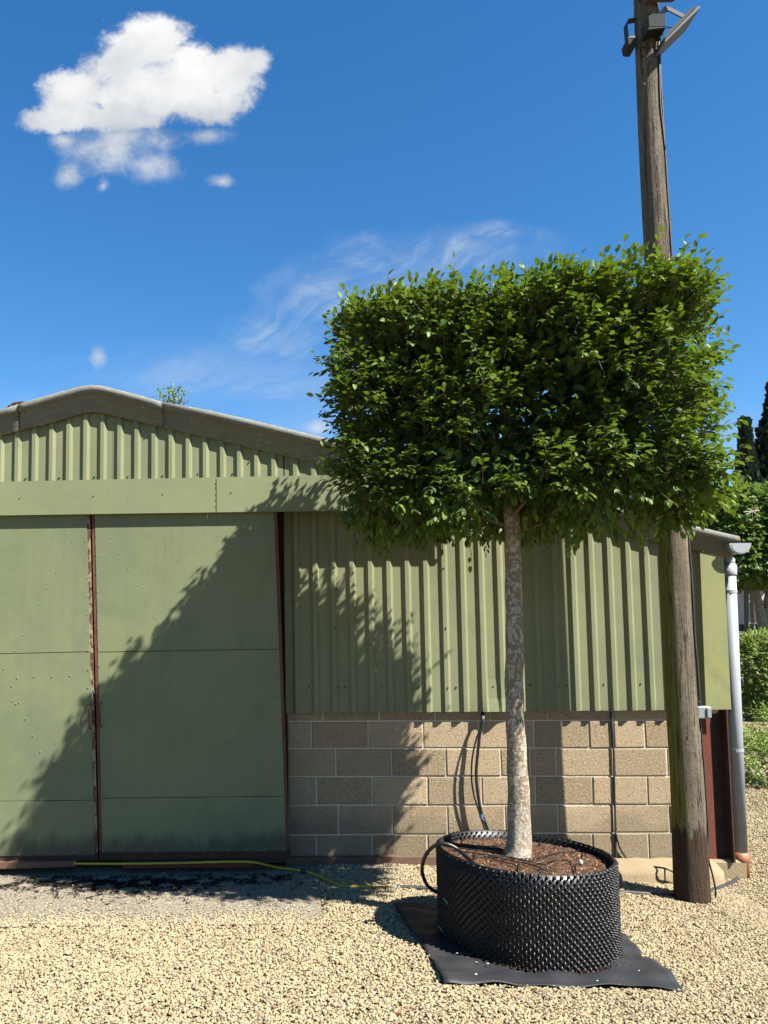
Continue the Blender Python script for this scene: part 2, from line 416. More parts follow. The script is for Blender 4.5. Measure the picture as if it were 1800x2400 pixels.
# concrete apron
mt, t, b = material('aged_concrete', .93, .15); M['concrete'] = mt
p = geopos(t); n = t.noise(p, 2.5, 6, .6); f = t.noise(p, 70, 6, .7); v = t.vor(p, 80)
cc = t.mix(n, (.24, .225, .195, 1), (.40, .375, .32, 1))
cc = t.mix(t.m('MULTIPLY', t.step(f, .45, .68), .6), cc, (.50, .46, .38, 1))
cc = t.mix(t.m('MULTIPLY', t.step(t.noise(p, 48, 3), .52, .62), .75), cc, (.10, .095, .08, 1))
cc = t.mix(t.m('MULTIPLY', t.step(t.noise(p, 62, 3), .57, .66), .8), cc, (.72, .66, .54, 1))
t.l.new(cc, b.inputs['Base Color']); bump(t, b, t.m('ADD', f, v), .8, .008)
mt, t, b = material('sandy_footing', .93, .15); M['footing'] = mt
p = geopos(t); n = t.noise(p, 4, 6, .65); f = t.noise(p, 60, 5, .7)
cc = t.mix(n, (.36, .29, .19, 1), (.56, .47, .33, 1)); cc = t.mix(t.m('MULTIPLY', t.step(f, .5, .75), .5), cc, (.28, .22, .14, 1))
t.l.new(cc, b.inputs['Base Color']); bump(t, b, t.m('ADD', n, f), .7, .01)

# base colours as reflectances, trimmed for the exposure
ALB = dict(door=(.525, .505, .525), clad=(.50, .475, .46), fascia=(.52, .50, .50), corner=(.54, .51, .45), stile_worn=(.6,) * 3, rust=(.65,) * 3, rust_dark=(.55,) * 3, red_oxide=(.62,) * 3, rail_rust=(.65,) * 3,
           block=(.84, .775, .705), mortar=(.95, .92, .86), verge=(.76, .78, .86), pole=(.62, .62, .63), bark=(1.08, 1.06, 1.0), soil=(.52, .53, .54), membrane=(.5,) * 3, yellow=(.62, .50, .4), grey_pvc=(.62,) * 3, terracotta=(.6,) * 3,
           box_grey=(.55,) * 3, concrete=(.66, .62, .55), footing=(.56, .53, .47), stone=(.50, .487, .442), ground=(.50, .48, .40), far_wall=(.6,) * 3, white=(.6,) * 3, roof=(.6,) * 3, cane=(.6,) * 3, moss=(.7,) * 3,
           alu_light=(.34,) * 3, alu=(.55,) * 3, dark_box=(.55,) * 3, rivet=(.45,) * 3, screw=(.7,) * 3, black=(.6,) * 3, pot=(.55,) * 3)
for k_, v_ in ALB.items():
    v_ = tuple(q * {'pole': .92, 'verge': .95}.get(k_, .77) for q in v_)
    tr_ = M[k_].node_tree; bs = tr_.nodes['Principled BSDF'].inputs['Base Color']; src = bs.links[0].from_socket; tt_ = NT(tr_)
    tr_.links.new(tt_.mix(1.0, src, v_ + (1,), 'MULTIPLY'), bs)

# ------------------------------------------------------------------ object helpers
def tag(o, label=None, cat=None, group=None, kind=None):
    if label: o['label'] = label
    if cat: o['category'] = cat
    if group: o['group'] = group
    if kind: o['kind'] = kind
    return o
def thing(name, label, cat, loc=(0, 0, 0), group=None):
    o = bpy.data.objects.new(name, None); o.empty_display_size = .2
    COL.objects.link(o); o.location = loc
    return tag(o, label, cat, group)
def link_mesh(name, me, parent=None, loc=None):
    """world-space mesh: parent empties sit at unrotated locations, so shift the mesh back by the parent's world offset"""
    o = bpy.data.objects.new(name, me); COL.objects.link(o)
    if parent is not None:
        o.parent = parent
    if loc is not None: o.location = loc
    return o
def worig(o):
    v = Vector(o.location)
    while o.parent is not None: o = o.parent; v += Vector(o.location)
    return v
class MB:
    def __init__(s): s.v = []; s.f = []; s.mi = []; s.cur = 0
    def add(s, vs, fs):
        n = len(s.v); s.v += [tuple(q) for q in vs]; s.f += [tuple(i + n for i in f) for f in fs]; s.mi += [s.cur] * len(fs)
        return s
    def box(s, a, b, skip=()):
        x0, y0, z0 = (min(a[i], b[i]) for i in range(3)); x1, y1, z1 = (max(a[i], b[i]) for i in range(3))
        v = [(x0, y0, z0), (x1, y0, z0), (x1, y1, z0), (x0, y1, z0), (x0, y0, z1), (x1, y0, z1), (x1, y1, z1), (x0, y1, z1)]
        f = [(0, 3, 2, 1), (4, 5, 6, 7), (0, 1, 5, 4), (1, 2, 6, 5), (2, 3, 7, 6), (3, 0, 4, 7)]
        return s.add(v, f)
    def slab(s, c, y0, y1):
        """prism from 4+ (x,z) corner points (counter-clockwise seen from the front), front face at y0, back at y1"""
        n = len(c)
        v = [(q[0], y0, q[1]) for q in c] + [(q[0], y1, q[1]) for q in c]
        f = [tuple(range(n)), tuple(range(2 * n - 1, n - 1, -1))]
        for i in range(n): j = (i + 1) % n; f.append((i, i + n, j + n, j))
        return s.add(v, f)
    def bar(s, p, q, w_, d_, side=None):
        p, q = Vector(p), Vector(q); t_ = (q - p).normalized()
        a = (side or Vector((0, 1, 0)) if abs(t_.y) < .9 else Vector((1, 0, 0)))
        a = (Vector(a) - t_ * t_.dot(Vector(a))).normalized(); b_ = t_.cross(a)
        v = []
        for e in (p, q):
            for i, j in ((-1, -1), (1, -1), (1, 1), (-1, 1)): v.append(e + a * (d_ / 2 * i) + b_ * (w_ / 2 * j))
        return s.add(v, [(0, 3, 2, 1), (4, 5, 6, 7), (0, 1, 5, 4), (1, 2, 6, 5), (2, 3, 7, 6), (3, 0, 4, 7)])
    def tube(s, pts, r, n=8, cap=True, smoothpath=0):
        pts = [Vector(q) for q in pts]
        rs = r if isinstance(r, (list, tuple)) else [r] * len(pts)
        if smoothpath:
            P2, R2 = [], []
            for i in range(len(pts) - 1):
                p0 = pts[max(0, i - 1)]; p1 = pts[i]; p2 = pts[i + 1]; p3 = pts[min(len(pts) - 1, i + 2)]
                for k in range(smoothpath):
                    t_ = k / smoothpath
                    P2.append(.5 * ((2 * p1) + (p2 - p0) * t_ + (2 * p0 - 5 * p1 + 4 * p2 - p3) * t_ ** 2 + (3 * p1 - p0 - 3 * p2 + p3) * t_ ** 3))
                    R2.append(rs[i] * (1 - t_) + rs[i + 1] * t_)
            P2.append(pts[-1]); R2.append(rs[-1]); pts, rs = P2, R2
        v = []; nrm = None
        for i, q in enumerate(pts):
            a = pts[max(0, i - 1)]; b_ = pts[min(len(pts) - 1, i + 1)]; t_ = (b_ - a).normalized()
            if nrm is None:
                nrm = t_.orthogonal().normalized()
            nrm = (nrm - t_ * nrm.dot(t_)).normalized(); bn = t_.cross(nrm)
            for k in range(n):
                an = 2 * math.pi * k / n
                v.append(q + (nrm * math.cos(an) + bn * math.sin(an)) * rs[i])
        f = []
        for i in range(len(pts) - 1):
            for k in range(n):
                k2 = (k + 1) % n
                f.append((i * n + k, i * n + k2, (i + 1) * n + k2, (i + 1) * n + k))
        if cap:
            f.append(tuple(range(n - 1, -1, -1))); f.append(tuple((len(pts) - 1) * n + k for k in range(n)))
        return s.add(v, f)
    def dome(s, c, r, n=6, axis='Y', h=None):
        """low rivet or screw head on a front-facing wall"""
        h = h or r * .7; c = Vector(c); v = []
        for rr, d in ((r, 0), (r * .75, -h * .7)):
            for k in range(n):
                a = 2 * math.pi * k / n; v.append(c + Vector((math.cos(a) * rr, d, math.sin(a) * rr)))
        v.append(c + Vector((0, -h, 0)))
        f = [(k, (k + 1) % n, n + (k + 1) % n, n + k) for k in range(n)] + [(n + k, n + (k + 1) % n, 2 * n) for k in range(n)]
        return s.add(v, f)
    def build(s, name, mat, parent=None, smooth=False, bevel=0, loc=None):
        org = Vector(loc) if loc is not None else Vector((0, 0, 0))
        base = worig(parent) if parent is not None else Vector((0, 0, 0))
        if loc is None: org = base
        me = bpy.data.meshes.new(name)
        me.from_pydata([tuple(Vector(q) - org) for q in s.v], [], s.f)
        mats = mat if isinstance(mat, (list, tuple)) else [mat]
        for mm in mats: me.materials.append(mm)
        if len(mats) > 1: me.polygons.foreach_set('material_index', s.mi)
        bm = bmesh.new(); bm.from_mesh(me); bmesh.ops.recalc_face_normals(bm, faces=bm.faces)
        if bevel: bmesh.ops.bevel(bm, geom=[e for e in bm.edges if e.is_manifold and e.calc_face_angle(0) > .6], offset=bevel, segments=1, affect='EDGES', profile=.6)
        bm.to_mesh(me); bm.free()
        if smooth: me.polygons.foreach_set('use_smooth', [True] * len(me.polygons))
        me.update()
        o = bpy.data.objects.new(name, me); COL.objects.link(o)
        if parent is not None: o.parent = parent
        o.location = org - base
        return o
def np_mesh(name, V, F, mat, parent=None, tint=None, smooth=False):
    """V (n,3) float, F (m,k) int, one face size"""
    me = bpy.data.meshes.new(name); k = F.shape[1]
    base = np.array(worig(parent)) if parent is not None else np.zeros(3)
    me.vertices.add(len(V)); me.vertices.foreach_set('co', (V - base).astype(np.float32).ravel())
    me.loops.add(F.size); me.loops.foreach_set('vertex_index', F.astype(np.int32).ravel())
    me.polygons.add(len(F)); me.polygons.foreach_set('loop_start', np.arange(0, F.size, k, dtype=np.int32))
    if smooth: me.polygons.foreach_set('use_smooth', np.ones(len(F), bool))
    if tint is not None:
        a = me.attributes.new('tint', 'FLOAT', 'POINT'); a.data.foreach_set('value', tint.astype(np.float32))
    me.materials.append(mat); me.update(); me.validate()
    o = bpy.data.objects.new(name, me); COL.objects.link(o)
    if parent is not None: o.parent = parent
    return o

def norm3(a): return a / np.maximum(np.linalg.norm(a, axis=-1, keepdims=True), 1e-9)
# ------------------------------------------------------------------ ground
def sstep(a, b, x):
    t_ = np.clip((x - a) / (b - a), 0, 1); return t_ * t_ * (3 - 2 * t_)
def ground_z(x, y):
    x = np.asarray(x, float); y = np.asarray(y, float)
    fall = -.06 * (np.clip(x, .05, 2.7) - .68)
    z = fall * (1 - .5 * sstep(2.5, 8, y))
    z = z + .009 * np.sin(x * 2.1 + y * 1.3) * np.cos(y * 1.7 - x * .6) * sstep(0, .6, -y)
    z = z + 2.02 * sstep(17, 34, y)
    return z
def gz(x, y): return float(ground_z(x, y))
gx = np.unique(np.concatenate([np.linspace(-9, 14, 160), np.linspace(-400, -9, 14), np.linspace(14, 400, 14)]))
gy = np.unique(np.concatenate([np.linspace(-9, 40, 220), np.linspace(-300, -9, 10), np.linspace(40, 900, 14)]))
XX, YY = np.meshgrid(gx, gy)
Vg = np.stack([XX, YY, ground_z(XX, YY) - .006], -1).reshape(-1, 3)
nx_, ny_ = len(gx), len(gy)
ii = (np.arange(ny_ - 1)[:, None] * nx_ + np.arange(nx_ - 1)[None, :]).ravel()
g = np_mesh('ground', Vg, np.stack([ii, ii + 1, ii + 1 + nx_, ii + nx_], -1), M['ground'], smooth=True)
tag(g, 'pale gravel yard surface', kind='structure')

# concrete apron in front of the doors
mb = MB()
front_edge = [(-6.0, -1.36)] + [(x, -1.36 + .025 * math.sin(x * 7) + .02 * math.sin(x * 17)) for x in np.linspace(-5.6, -.60, 30)]
pts = front_edge + [(-.56, -1.30), (-.55, -.05)]
vt = [(x, y, .044) for x, y in pts] + [(-6.0, -.05, .044)]
n = len(vt)
mb.add(vt + [(x, y, -.02) for x, y, _ in vt], [tuple(range(n))] + [(i, (i + 1) % n, (i + 1) % n + n, i + n) for i in range(n)])
o = mb.build('concrete_apron', M['concrete']); tag(o, 'grey concrete apron before the sliding doors', kind='structure')

# ------------------------------------------------------------------ gravel stones (one uncountable mass, instanced)
def stone_mesh(i):
    bm = bmesh.new(); bmesh.ops.create_icosphere(bm, subdivisions=1, radius=.5)
    r_ = random.Random(i)
    sx, sy, sz = 1, r_.uniform(.62, .9), r_.uniform(.38, .6)
    for v_ in bm.verts:
        k = r_.uniform(.78, 1.18); v_.co = Vector((v_.co.x * sx * k, v_.co.y * sy * k, v_.co.z * sz * k))
    me = bpy.data.meshes.new('stone'); bm.to_mesh(me); bm.free(); me.materials.append(M['stone'])
    return me
stone_col = bpy.data.collections.new('stone_shapes')
for i in range(7):
    stone_col.objects.link(bpy.data.objects.new('stone', stone_mesh(i)))
def scatter_region(x0, x1, y0, y1, dens):
    n_ = int((x1 - x0) * (y1 - y0) * dens)
    return np.stack([rng.uniform(x0, x1, n_), rng.uniform(y0, y1, n_)], -1)
pts = np.concatenate([scatter_region(-2.9, 2.6, -2.95, 0.0, 8200), scatter_region(2.3, 3.9, -1.6, 0, 6500), scatter_region(2.6, 5.2, 0, 2.4, 4000), scatter_region(3.4, 7.0, 2.4, 6.5, 1300)])
x, y = pts[:, 0], pts[:, 1]
fy = -1.34 + .035 * np.sin(x * 5.3 + 1) + .03 * np.sin(x * 13.7) + .02 * np.sin(x * 31)
on_apron = (x < -.52) & (y > fy)
near_edge = (x < -.50) & (y > -1.26) & (y < -1.0)
pr = np.where(on_apron, np.where(y < -.85, .85 * np.exp(-(y - fy) / .075) + .045 * np.clip((-.75 - y) / .5, 0, 1), .004), 1.0)
pr = np.where((x > -.55) & (x < -.50) & (y > -1.3), .5, pr)
left_ok = x > (-2.45 + (y + 2.9) * -.45)                       # only what the camera or a step to the side can see
keep = (rng.random(len(x)) < pr) & (x > -4) & ((x > -2.95))
def in_circle(cx, cy, rr): return (x - cx) ** 2 + (y - cy) ** 2 < rr * rr
keep &= ~in_circle(.68, -1.615, .50) & ~in_circle(2.12, -.60, .09)
# membrane footprint (kept clear)
def on_ground(u, v, h=.014):
    q = atZ(u, v, 0)
    for _ in range(6): q = atZ(u, v, gz(q.x, q.y) + h)
    return (q.x, q.y)
mem = [on_ground(918, 2118), on_ground(1046, 2307), on_ground(1610, 2321), on_ground(1462, 2193)]
MEMQ = mem
inside = np.ones(len(x), bool)
for i in range(4):
    ax, ay = mem[i]; bx, by = mem[(i + 1) % 4]
    inside &= ((bx - ax) * (y - ay) - (by - ay) * (x - ax)) > .02
keep &= ~inside
keep &= ~((x > 1.35) & (x < 2.62) & (y > -.23))
pts = pts[keep]; x, y = pts[:, 0], pts[:, 1]
far = np.clip((y - 1) / 5, 0, 1)
scl = rng.uniform(.011, .0225, len(x)) * (1 + .9 * far); big_ = rng.random(len(x)) < .05; scl = np.where(big_, scl * 1.35, scl)
zz = ground_z(x, y) + scl * .12 + rng.uniform(0, .008, len(x))
zz = np.where((x < -.5) & (y > -1.40), np.maximum(zz, .047 + scl * .1), zz)
me = bpy.data.meshes.new('gravel'); me.vertices.add(len(x))
me.vertices.foreach_set('co', np.stack([x, y, zz], -1).astype(np.float32).ravel())
a = me.attributes.new('rot', 'FLOAT_VECTOR', 'POINT')
rv = np.stack([rng.uniform(-.6, .6, len(x)), rng.uniform(-.6, .6, len(x)), rng.uniform(0, 6.28, len(x))], -1)
a.data.foreach_set('vector', rv.astype(np.float32).ravel())
a = me.attributes.new('scl', 'FLOAT', 'POINT'); a.data.foreach_set('value', scl.astype(np.float32))
a = me.attributes.new('pick', 'INT', 'POINT'); a.data.foreach_set('value', rng.integers(0, 7, len(x)).astype(np.int32))
gravel = bpy.data.objects.new('gravel', me); COL.objects.link(gravel)
tag(gravel, 'cream and buff gravel stones spread over the yard', 'gravel', kind='stuff')
ng = bpy.data.node_groups.new('gravel_scatter', 'GeometryNodeTree')
ng.interface.new_socket('Geometry', in_out='INPUT', socket_type='NodeSocketGeometry')
ng.interface.new_socket('Geometry', in_out='OUTPUT', socket_type='NodeSocketGeometry')
N_, L_ = ng.nodes, ng.links
gi = N_.new('NodeGroupInput'); go = N_.new('NodeGroupOutput')
m2p = N_.new('GeometryNodeMeshToPoints'); iop = N_.new('GeometryNodeInstanceOnPoints')
ci = N_.new('GeometryNodeCollectionInfo'); ci.inputs[0].default_value = stone_col; ci.inputs[1].default_value = True; ci.inputs[2].default_value = True
def named(nm, ty):
    q = N_.new('GeometryNodeInputNamedAttribute'); q.data_type = ty; q.inputs[0].default_value = nm
    return [o_ for o_ in q.outputs if o_.enabled][0]
L_.new(gi.outputs[0], m2p.inputs[0]); L_.new(m2p.outputs[0], iop.inputs['Points']); L_.new(ci.outputs[0], iop.inputs['Instance'])
iop.inputs['Pick Instance'].default_value = True
L_.new(named('pick', 'INT'), iop.inputs['Instance Index'])
e2r = N_.new('FunctionNodeEulerToRotation'); L_.new(named('rot', 'FLOAT_VECTOR'), e2r.inputs[0]); L_.new(e2r.outputs[0], iop.inputs['Rotation'])
L_.new(named('scl', 'FLOAT'), iop.inputs['Scale']); L_.new(iop.outputs[0], go.inputs[0])
md = gravel.modifiers.new('scatter', 'NODES'); md.node_group = ng

# ------------------------------------------------------------------ the shed
shed = thing('farm_shed', 'long low green clad farm shed with double sliding doors and block plinth', 'shed', (0, 0, 0))
def xz(u, v, Y=0.0): q = atY(u, v, Y); return (q.x, q.z)
PAN, CREST = -.040, -.064
# gable roof lines, in world metres
AP = atY(212, 903, -.10); EV = atY(1735, 1257, -.10)
slope = (AP.z - EV.z) / (EV.x - AP.x)
WX1 = xz(1714, 1500, 0)[0]                     # right wall corner
WX0 = 2 * AP.x - WX1                           # mirrored left corner, out of frame
def roof_z(x, drop=0.0): return AP.z - slope * abs(x - AP.x) - drop

# block wall: mortar core and single blocks
XL = xz(676, 1850, 0)[0]; XR = xz(1650, 1850, 0)[0]
jz = {u_: None for u_ in range(6)}
JL = [1691, 1754.5, 1820.3, 1888, 1957.2, 2030]; JRr = [1688, 1753.5, 1819.2, 1886, 1952, 2016]
def joint_z(k, x):
    zl = xz(740, JL[k])[1]; zr = xz(1520, JRr[k])[1]; x0_ = xz(740, 1850)[0]; x1_ = xz(1520, 1850)[0]
    return zl + (zr - zl) * (x - x0_) / (x1_ - x0_)
wallm = MB(); wallm.box((XL, .008, -.12), (XR, .10, 1.33)); bw = wallm.build('block_wall', M['mortar'], shed)
ROWX = [[None, 729, 863, 992, 1122, 1252, 1381, 1439, 1511.6, None],
        [None, 787, 918, 1045.5, 1173.6, 1243, 1303.7, 1439, 1563.7, None],
        [None, 741.8, 872.8, 1002.5, 1129, 1255, 1389.6, 1518, None],
        [None, 793, 920, 1049, 1184, 1245, 1308, 1441, 1570, None],
        [None, 742, 873, 1002, 1132, 1262, 1389.6, 1520.6, None]]
ROWV = [1722, 1787, 1853, 1922, 1985]
def block_obj(x0, x1, z0, z1, zr0, zr1):
    g_ = .0055; dep = random.uniform(-.003, .003)
    mb = MB(); c = [(x0 + g_, z0 + g_), (x1 - g_, zr0 + g_), (x1 - g_, zr1 - g_), (x0 + g_, z1 - g_)]
    n_ = 4; b_ = .006
    cx = sum(q[0] for q in c) / 4; cz_ = sum(q[1] for q in c) / 4
    inn = []
    for q in c: inn.append((q[0] + (b_ if q[0] < cx else -b_) + random.uniform(-.002, .002), q[1] + (b_ if q[1] < cz_ else -b_) + random.uniform(-.002, .002)))
    v = [(q[0], dep, q[1]) for q in inn] + [(q[0], dep + .006, q[1]) for q in c] + [(q[0], .05, q[1]) for q in c]
    f = [(0, 1, 2, 3)] + [(i, (i + 1) % 4, (i + 1) % 4 + 4, i + 4) for i in range(4)] + [(i + 4, (i + 1) % 4 + 4, (i + 1) % 4 + 8, i + 8) for i in range(4)]
    mb.add(v, f); return mb.build('block', M['block'], bw, loc=(cx, 0, cz_))
for k in range(5):
    xs = [XL if u_ is None and i == 0 else XR if u_ is None else xz(u_, ROWV[k])[0] for i, u_ in enumerate(ROWX[k])]
    for a_, b_ in zip(xs[:-1], xs[1:]):
        block_obj(a_, b_, joint_z(k + 1, a_), joint_z(k, a_), joint_z(k + 1, b_), joint_z(k, b_))
for a_, b_ in [(XL, xz(757, 1680)[0]), (xz(757, 1680)[0], xz(889, 1680)[0]), (xz(889, 1680)[0], xz(1020, 1680)[0]), (xz(1020, 1680)[0], xz(1150, 1680)[0]), (xz(1150, 1680)[0], xz(1285, 1680)[0]), (xz(1285, 1680)[0], xz(1437, 1680)[0]), (xz(1437, 1680)[0], xz(1570, 1680)[0]), (xz(1570, 1680)[0], XR)]:
    block_obj(a_, b_, joint_z(0, a_), joint_z(0, a_) + .2, joint_z(0, b_), joint_z(0, b_) + .2)

# trapezoid cladding, one mesh per sheet
def clad_sheet(x0, x1, zb, zt, anchor, pitch, name='cladding_sheet', lap=0.0, mat='clad', curl=None, dy=0.0):
    prof = [(0.0, CREST), (.030, CREST), (.053, PAN), (.127, PAN)]      # crest, right web, pan, then left web back up
    k = pitch / .15
    xs_ = []
    n0 = int(math.floor((x0 - anchor) / pitch)) - 1; n1 = int(math.ceil((x1 - anchor) / pitch)) + 1
    for i in range(n0, n1):
        for px_, py_ in prof: xs_.append((anchor + i * pitch + px_ * k, py_))
    def yat(xq):
        for (a, ya), (b, yb) in zip(xs_[:-1], xs_[1:]):
            if a <= xq <= b: return ya + (yb - ya) * (xq - a) / (b - a)
        return PAN
    line = [(x0, yat(x0))] + [q for q in xs_ if x0 + .002 < q[0] < x1 - .002] + [(x1, yat(x1))]
    rows = 7
    V, F = [], []
    for th in (0, .0012):
        for j in range(rows):
            for xq, yq in line:
                tt = [0, .02, .06, .15, .4, .7, 1][j]
                b0 = zb(xq) if callable(zb) else zb; t0 = zt(xq) if callable(zt) else zt
                z = b0 + (t0 - b0) * tt
                yy = yq + dy + th - lap
                if curl: yy -= curl[1] * math.exp(-((xq - curl[0]) / .09) ** 2) * max(0, 1 - tt / .10) ** 1.3
                V.append((xq, yy, z))
    nl = len(line)
    for s_ in range(2):
        o_ = s_ * rows * nl
        for j in range(rows - 1):
            for i in range(nl - 1):
                q = (o_ + j * nl + i, o_ + j * nl + i + 1, o_ + (j + 1) * nl + i + 1, o_ + (j + 1) * nl + i)
                F.append(q if s_ == 0 else q[::-1])
    for i in range(nl - 1): F.append((i + 1, i, rows * nl + i, rows * nl + i + 1))
    mb = MB(); mb.add(V, F)
    return mb.build(name, M[mat], shed, loc=((x0 + x1) / 2, 0, 2))
ANC = xz(819, 1320, CREST)[0]
ANC_R = xz(1337.6, 1320, CREST)[0]
PITCHL = (ANC_R - ANC) / 12
seams = [668, 770, 1029, 1290, 1556, 1646]
sx = [xz(u_, 1480, PAN)[0] for u_ in seams]
zbL = xz(700, 1671, PAN)[1]; zbR = xz(1560, 1664, PAN)[1]; xa_, xb_ = xz(700, 1671, PAN)[0], xz(1560, 1664, PAN)[0]
def zbot(xq): return zbL + (zbR - zbL) * (xq - xa_) / (xb_ - xa_)
def ztop(xq): return roof_z(xq, .14)
for i in range(5):
    clad_sheet(sx[i] - (.0 if i == 0 else .012), sx[i + 1] + .012, zbot, ztop, ANC, PITCHL, lap=.0022 * (i % 2), curl=(xz(1160, 1665, PAN)[0], .045) if i == 2 else None)
sxl = sx[0]
# gable sheets above the door track
ANG = xz(195, 1050, CREST)[0]; PG = .1425
gs = [xz(u_, 1060, PAN)[0] for u_ in (26, 267, 508)]
gs = [WX0 + .05] + [gs[0] - 6 * PG * k for k in (5, 4, 3, 2, 1)] + gs + [sxl]
gs = sorted(q for q in gs if q <= sxl + .001)
zfb = 3.02
for i in range(len(gs) - 1):
    clad_sheet(gs[i] - .01, gs[i + 1] + .01, zfb, ztop, ANG, PG, lap=.0022 * (i % 2), dy=.0)
# flat corner flashing at the right
fx = [xz(1641.5, 1310, -.085)[0], xz(1699, 1330, -.085)[0]]
x0_ = xz(1648, 1480, -.085)[0]; x1_ = xz(1706, 1480, -.085)[0]
zb_ = xz(1680, 1663, -.085)[1]
mb = MB(); mb.slab([(xz(1655, 1663, -.085)[0], zb_), (xz(1714, 1663, -.085)[0], zb_), (xz(1697, 1320, -.085)[0], roof_z(x1_, .17)), (xz(1641, 1300, -.085)[0], roof_z(x0_, .17))], -.085, -.083)
mb.slab([(xz(1655, 1663, -.085)[0], zb_), (xz(1655, 1663, -.085)[0] + .002, zb_), (xz(1641, 1300, -.085)[0] + .002, roof_z(x0_, .17)), (xz(1641, 1300, -.085)[0], roof_z(x0_, .17))], -.083, -.04)
mb.build('corner_flashing', M['corner'], shed)
# backing walls so the shed is solid from other positions
mb = MB(); mb.slab([(WX0 + .05, 0), (XL, 0), (XL, 1.2), (WX1 - .03, 1.2), (WX1 - .03, roof_z(WX1, .2)), (AP.x, AP.z - .2), (WX0 + .05, roof_z(WX0, .2))], .02, .05)
o = mb.build('inner_lining', M['rust_dark'], shed)
mb = MB(); mb.box((WX1 - .08, .32, -.15), (WX1 - .02, 12, roof_z(WX1, .2))); mb.box((WX0, .12, -.1), (WX0 + .05, 12, roof_z(WX0, .2))); mb.box((WX0 + .05, 11.95, -.1), (WX1 - .08, 12, roof_z(WX0, .2)))
mb.build('side_wall', M['clad'], shed)
# roof sheets
for sgn in (-1, 1):
    xe = WX1 + .10 if sgn > 0 else WX0 - .10
    mb = MB(); V, F = [], []; n_ = 160
    for i in range(n_ + 1):
        yy = -.06 + 12.1 * i / n_; wv = .024 * math.sin(i * math.pi / 2)
        V += [(AP.x, yy, AP.z - .062 + wv), (xe, yy, roof_z(xe, .062) + wv)]
    F = [(2 * i, 2 * i + 1, 2 * i + 3, 2 * i + 2) for i in range(n_)]
    mb.add(V, F); mb.build('roof_slope', M['roof'], shed)

# verge caps: rolled top edge with a flat flange, three lengths
top_px = [(-120, 992), (0, 961), (40, 948), (127, 923), (185, 907), (212, 902.5), (240, 904.5), (322, 925.6), (380, 942), (488, 961.5), (651, 999), (781, 1031.5), (1000, 1084), (1300, 1157), (1615, 1229.5), (1736, 1258)]
bot_px = [(-120, 1052), (0, 1021), (50, 1006), (127, 987.6), (190, 967.5), (215, 963.5), (240, 967), (322, 986), (380, 1000.5), (488, 1024), (651, 1063), (776, 1092), (1000, 1140), (1300, 1211), (1615, 1285.5), (1736, 1311)]
def interp(tab, u):
    for (a, va), (b, vb) in zip(tab[:-1], tab[1:]):
        if a <= u <= b: return va + (vb - va) * (u - a) / (b - a)
    return tab[0][1] if u < tab[0][0] else tab[-1][1]
def verge(u0, u1, end_cut=False, dy=0.0, du=0):
    us = [u0] + [q for q in (20, 60, 90, 127, 155, 175, 190, 203, 212, 222, 235, 250, 280, 322, 360, 488, 600, 781, 1000, 1300, 1500) if u0 + 4 < q < u1 - 4] + [u1]
    rr = .034; Yv = -.10 + dy
    V, F = [], []
    sec_n = None
    for u in us:
        a = atY(u, interp(top_px, u), Yv); b = atY(u, interp(bot_px, u), Yv)
        up = (a - b).normalized(); c = a - up * rr
        sec = [(c + up * rr * math.cos(t_) + Vector((0, -1, 0)) * rr * 1.1 * math.sin(t_)) for t_ in [R(q) for q in (-100, -60, -20, 20, 60, 100, 140, 165)]]
        fl_t = c - up * rr * .95 + Vector((0, 0.016, 0))
        if end_cut and u == u1:
            along = (atY(u, interp(top_px, u), Yv) - atY(u - 30, interp(top_px, u - 30), Yv)).normalized(); fl_t -= along * .090; b = atY(1714, 1308, Yv)
        sec += [fl_t, b + Vector((0, .010, 0)), b + Vector((0, .024, 0)), fl_t + Vector((0, .018, 0))]
        V += sec; sec_n = len(sec)
    for i in range(len(us) - 1):
        for k in range(sec_n):
            k2 = (k + 1) % sec_n
            F.append((i * sec_n + k, i * sec_n + k2, (i + 1) * sec_n + k2, (i + 1) * sec_n + k))
    F.append(tuple(range(sec_n))); F.append(tuple((len(us) - 1) * sec_n + k for k in range(sec_n)))
    mb = MB(); mb.add(V, F); o = mb.build('verge_cap', M['verge'], shed)
    for p_ in o.data.polygons: p_.use_smooth = True
    es = o.data
    return o
verge(-120, 43, dy=.006); verge(45, 380, dy=-.004); verge(379, 1060, dy=.004); verge(1060, 1730, end_cut=True, dy=-.002)
# left part of the roof edge, outside the picture
mb = MB(); a_ = atY(-120, interp(top_px, -120), -.10); mb.slab([(WX0 - .1, roof_z(WX0 - .1, .22)), (a_.x, a_.z - .2), (a_.x, a_.z), (WX0 - .1, roof_z(WX0 - .1))], -.10, -.08); mb.build('verge_cap', M['verge'], shed)
# screws along the verge and the sheets
mb = MB()
for (u, v, Y) in [(75, 992, -.10), (361, 990, -.10), (607, 1047, -.10), (60, 1122, PAN), (139, 1120, PAN), (221, 1118, PAN), (300, 1117.5, PAN), (381, 1115.5, PAN), (464, 1111, PAN), (545, 1111, PAN),
                  (784, 1330, CREST), (785.5, 1471, CREST), (1040, 1332, CREST), (1045, 1472, CREST), (724, 1609, PAN), (791, 1610, CREST), (808, 1610, PAN), (895, 1609, PAN), (982, 1611, PAN),
                  (1050, 1612, CREST), (1069, 1611, PAN), (1155.5, 1609.5, PAN), (1243, 1606, PAN), (1307, 1469, PAN), (1311, 1609, CREST), (1328, 1607, PAN), (1415, 1604, PAN), (1501, 1603, PAN), (1646, 1293, -.10), (1426, 1306, PAN)]:
    mb.dome(atY(u, v, Y), .0085 if Y != CREST else .0075, 6, h=.012)
tag(mb.build('screw', M['screw'], shed), kind='stuff')
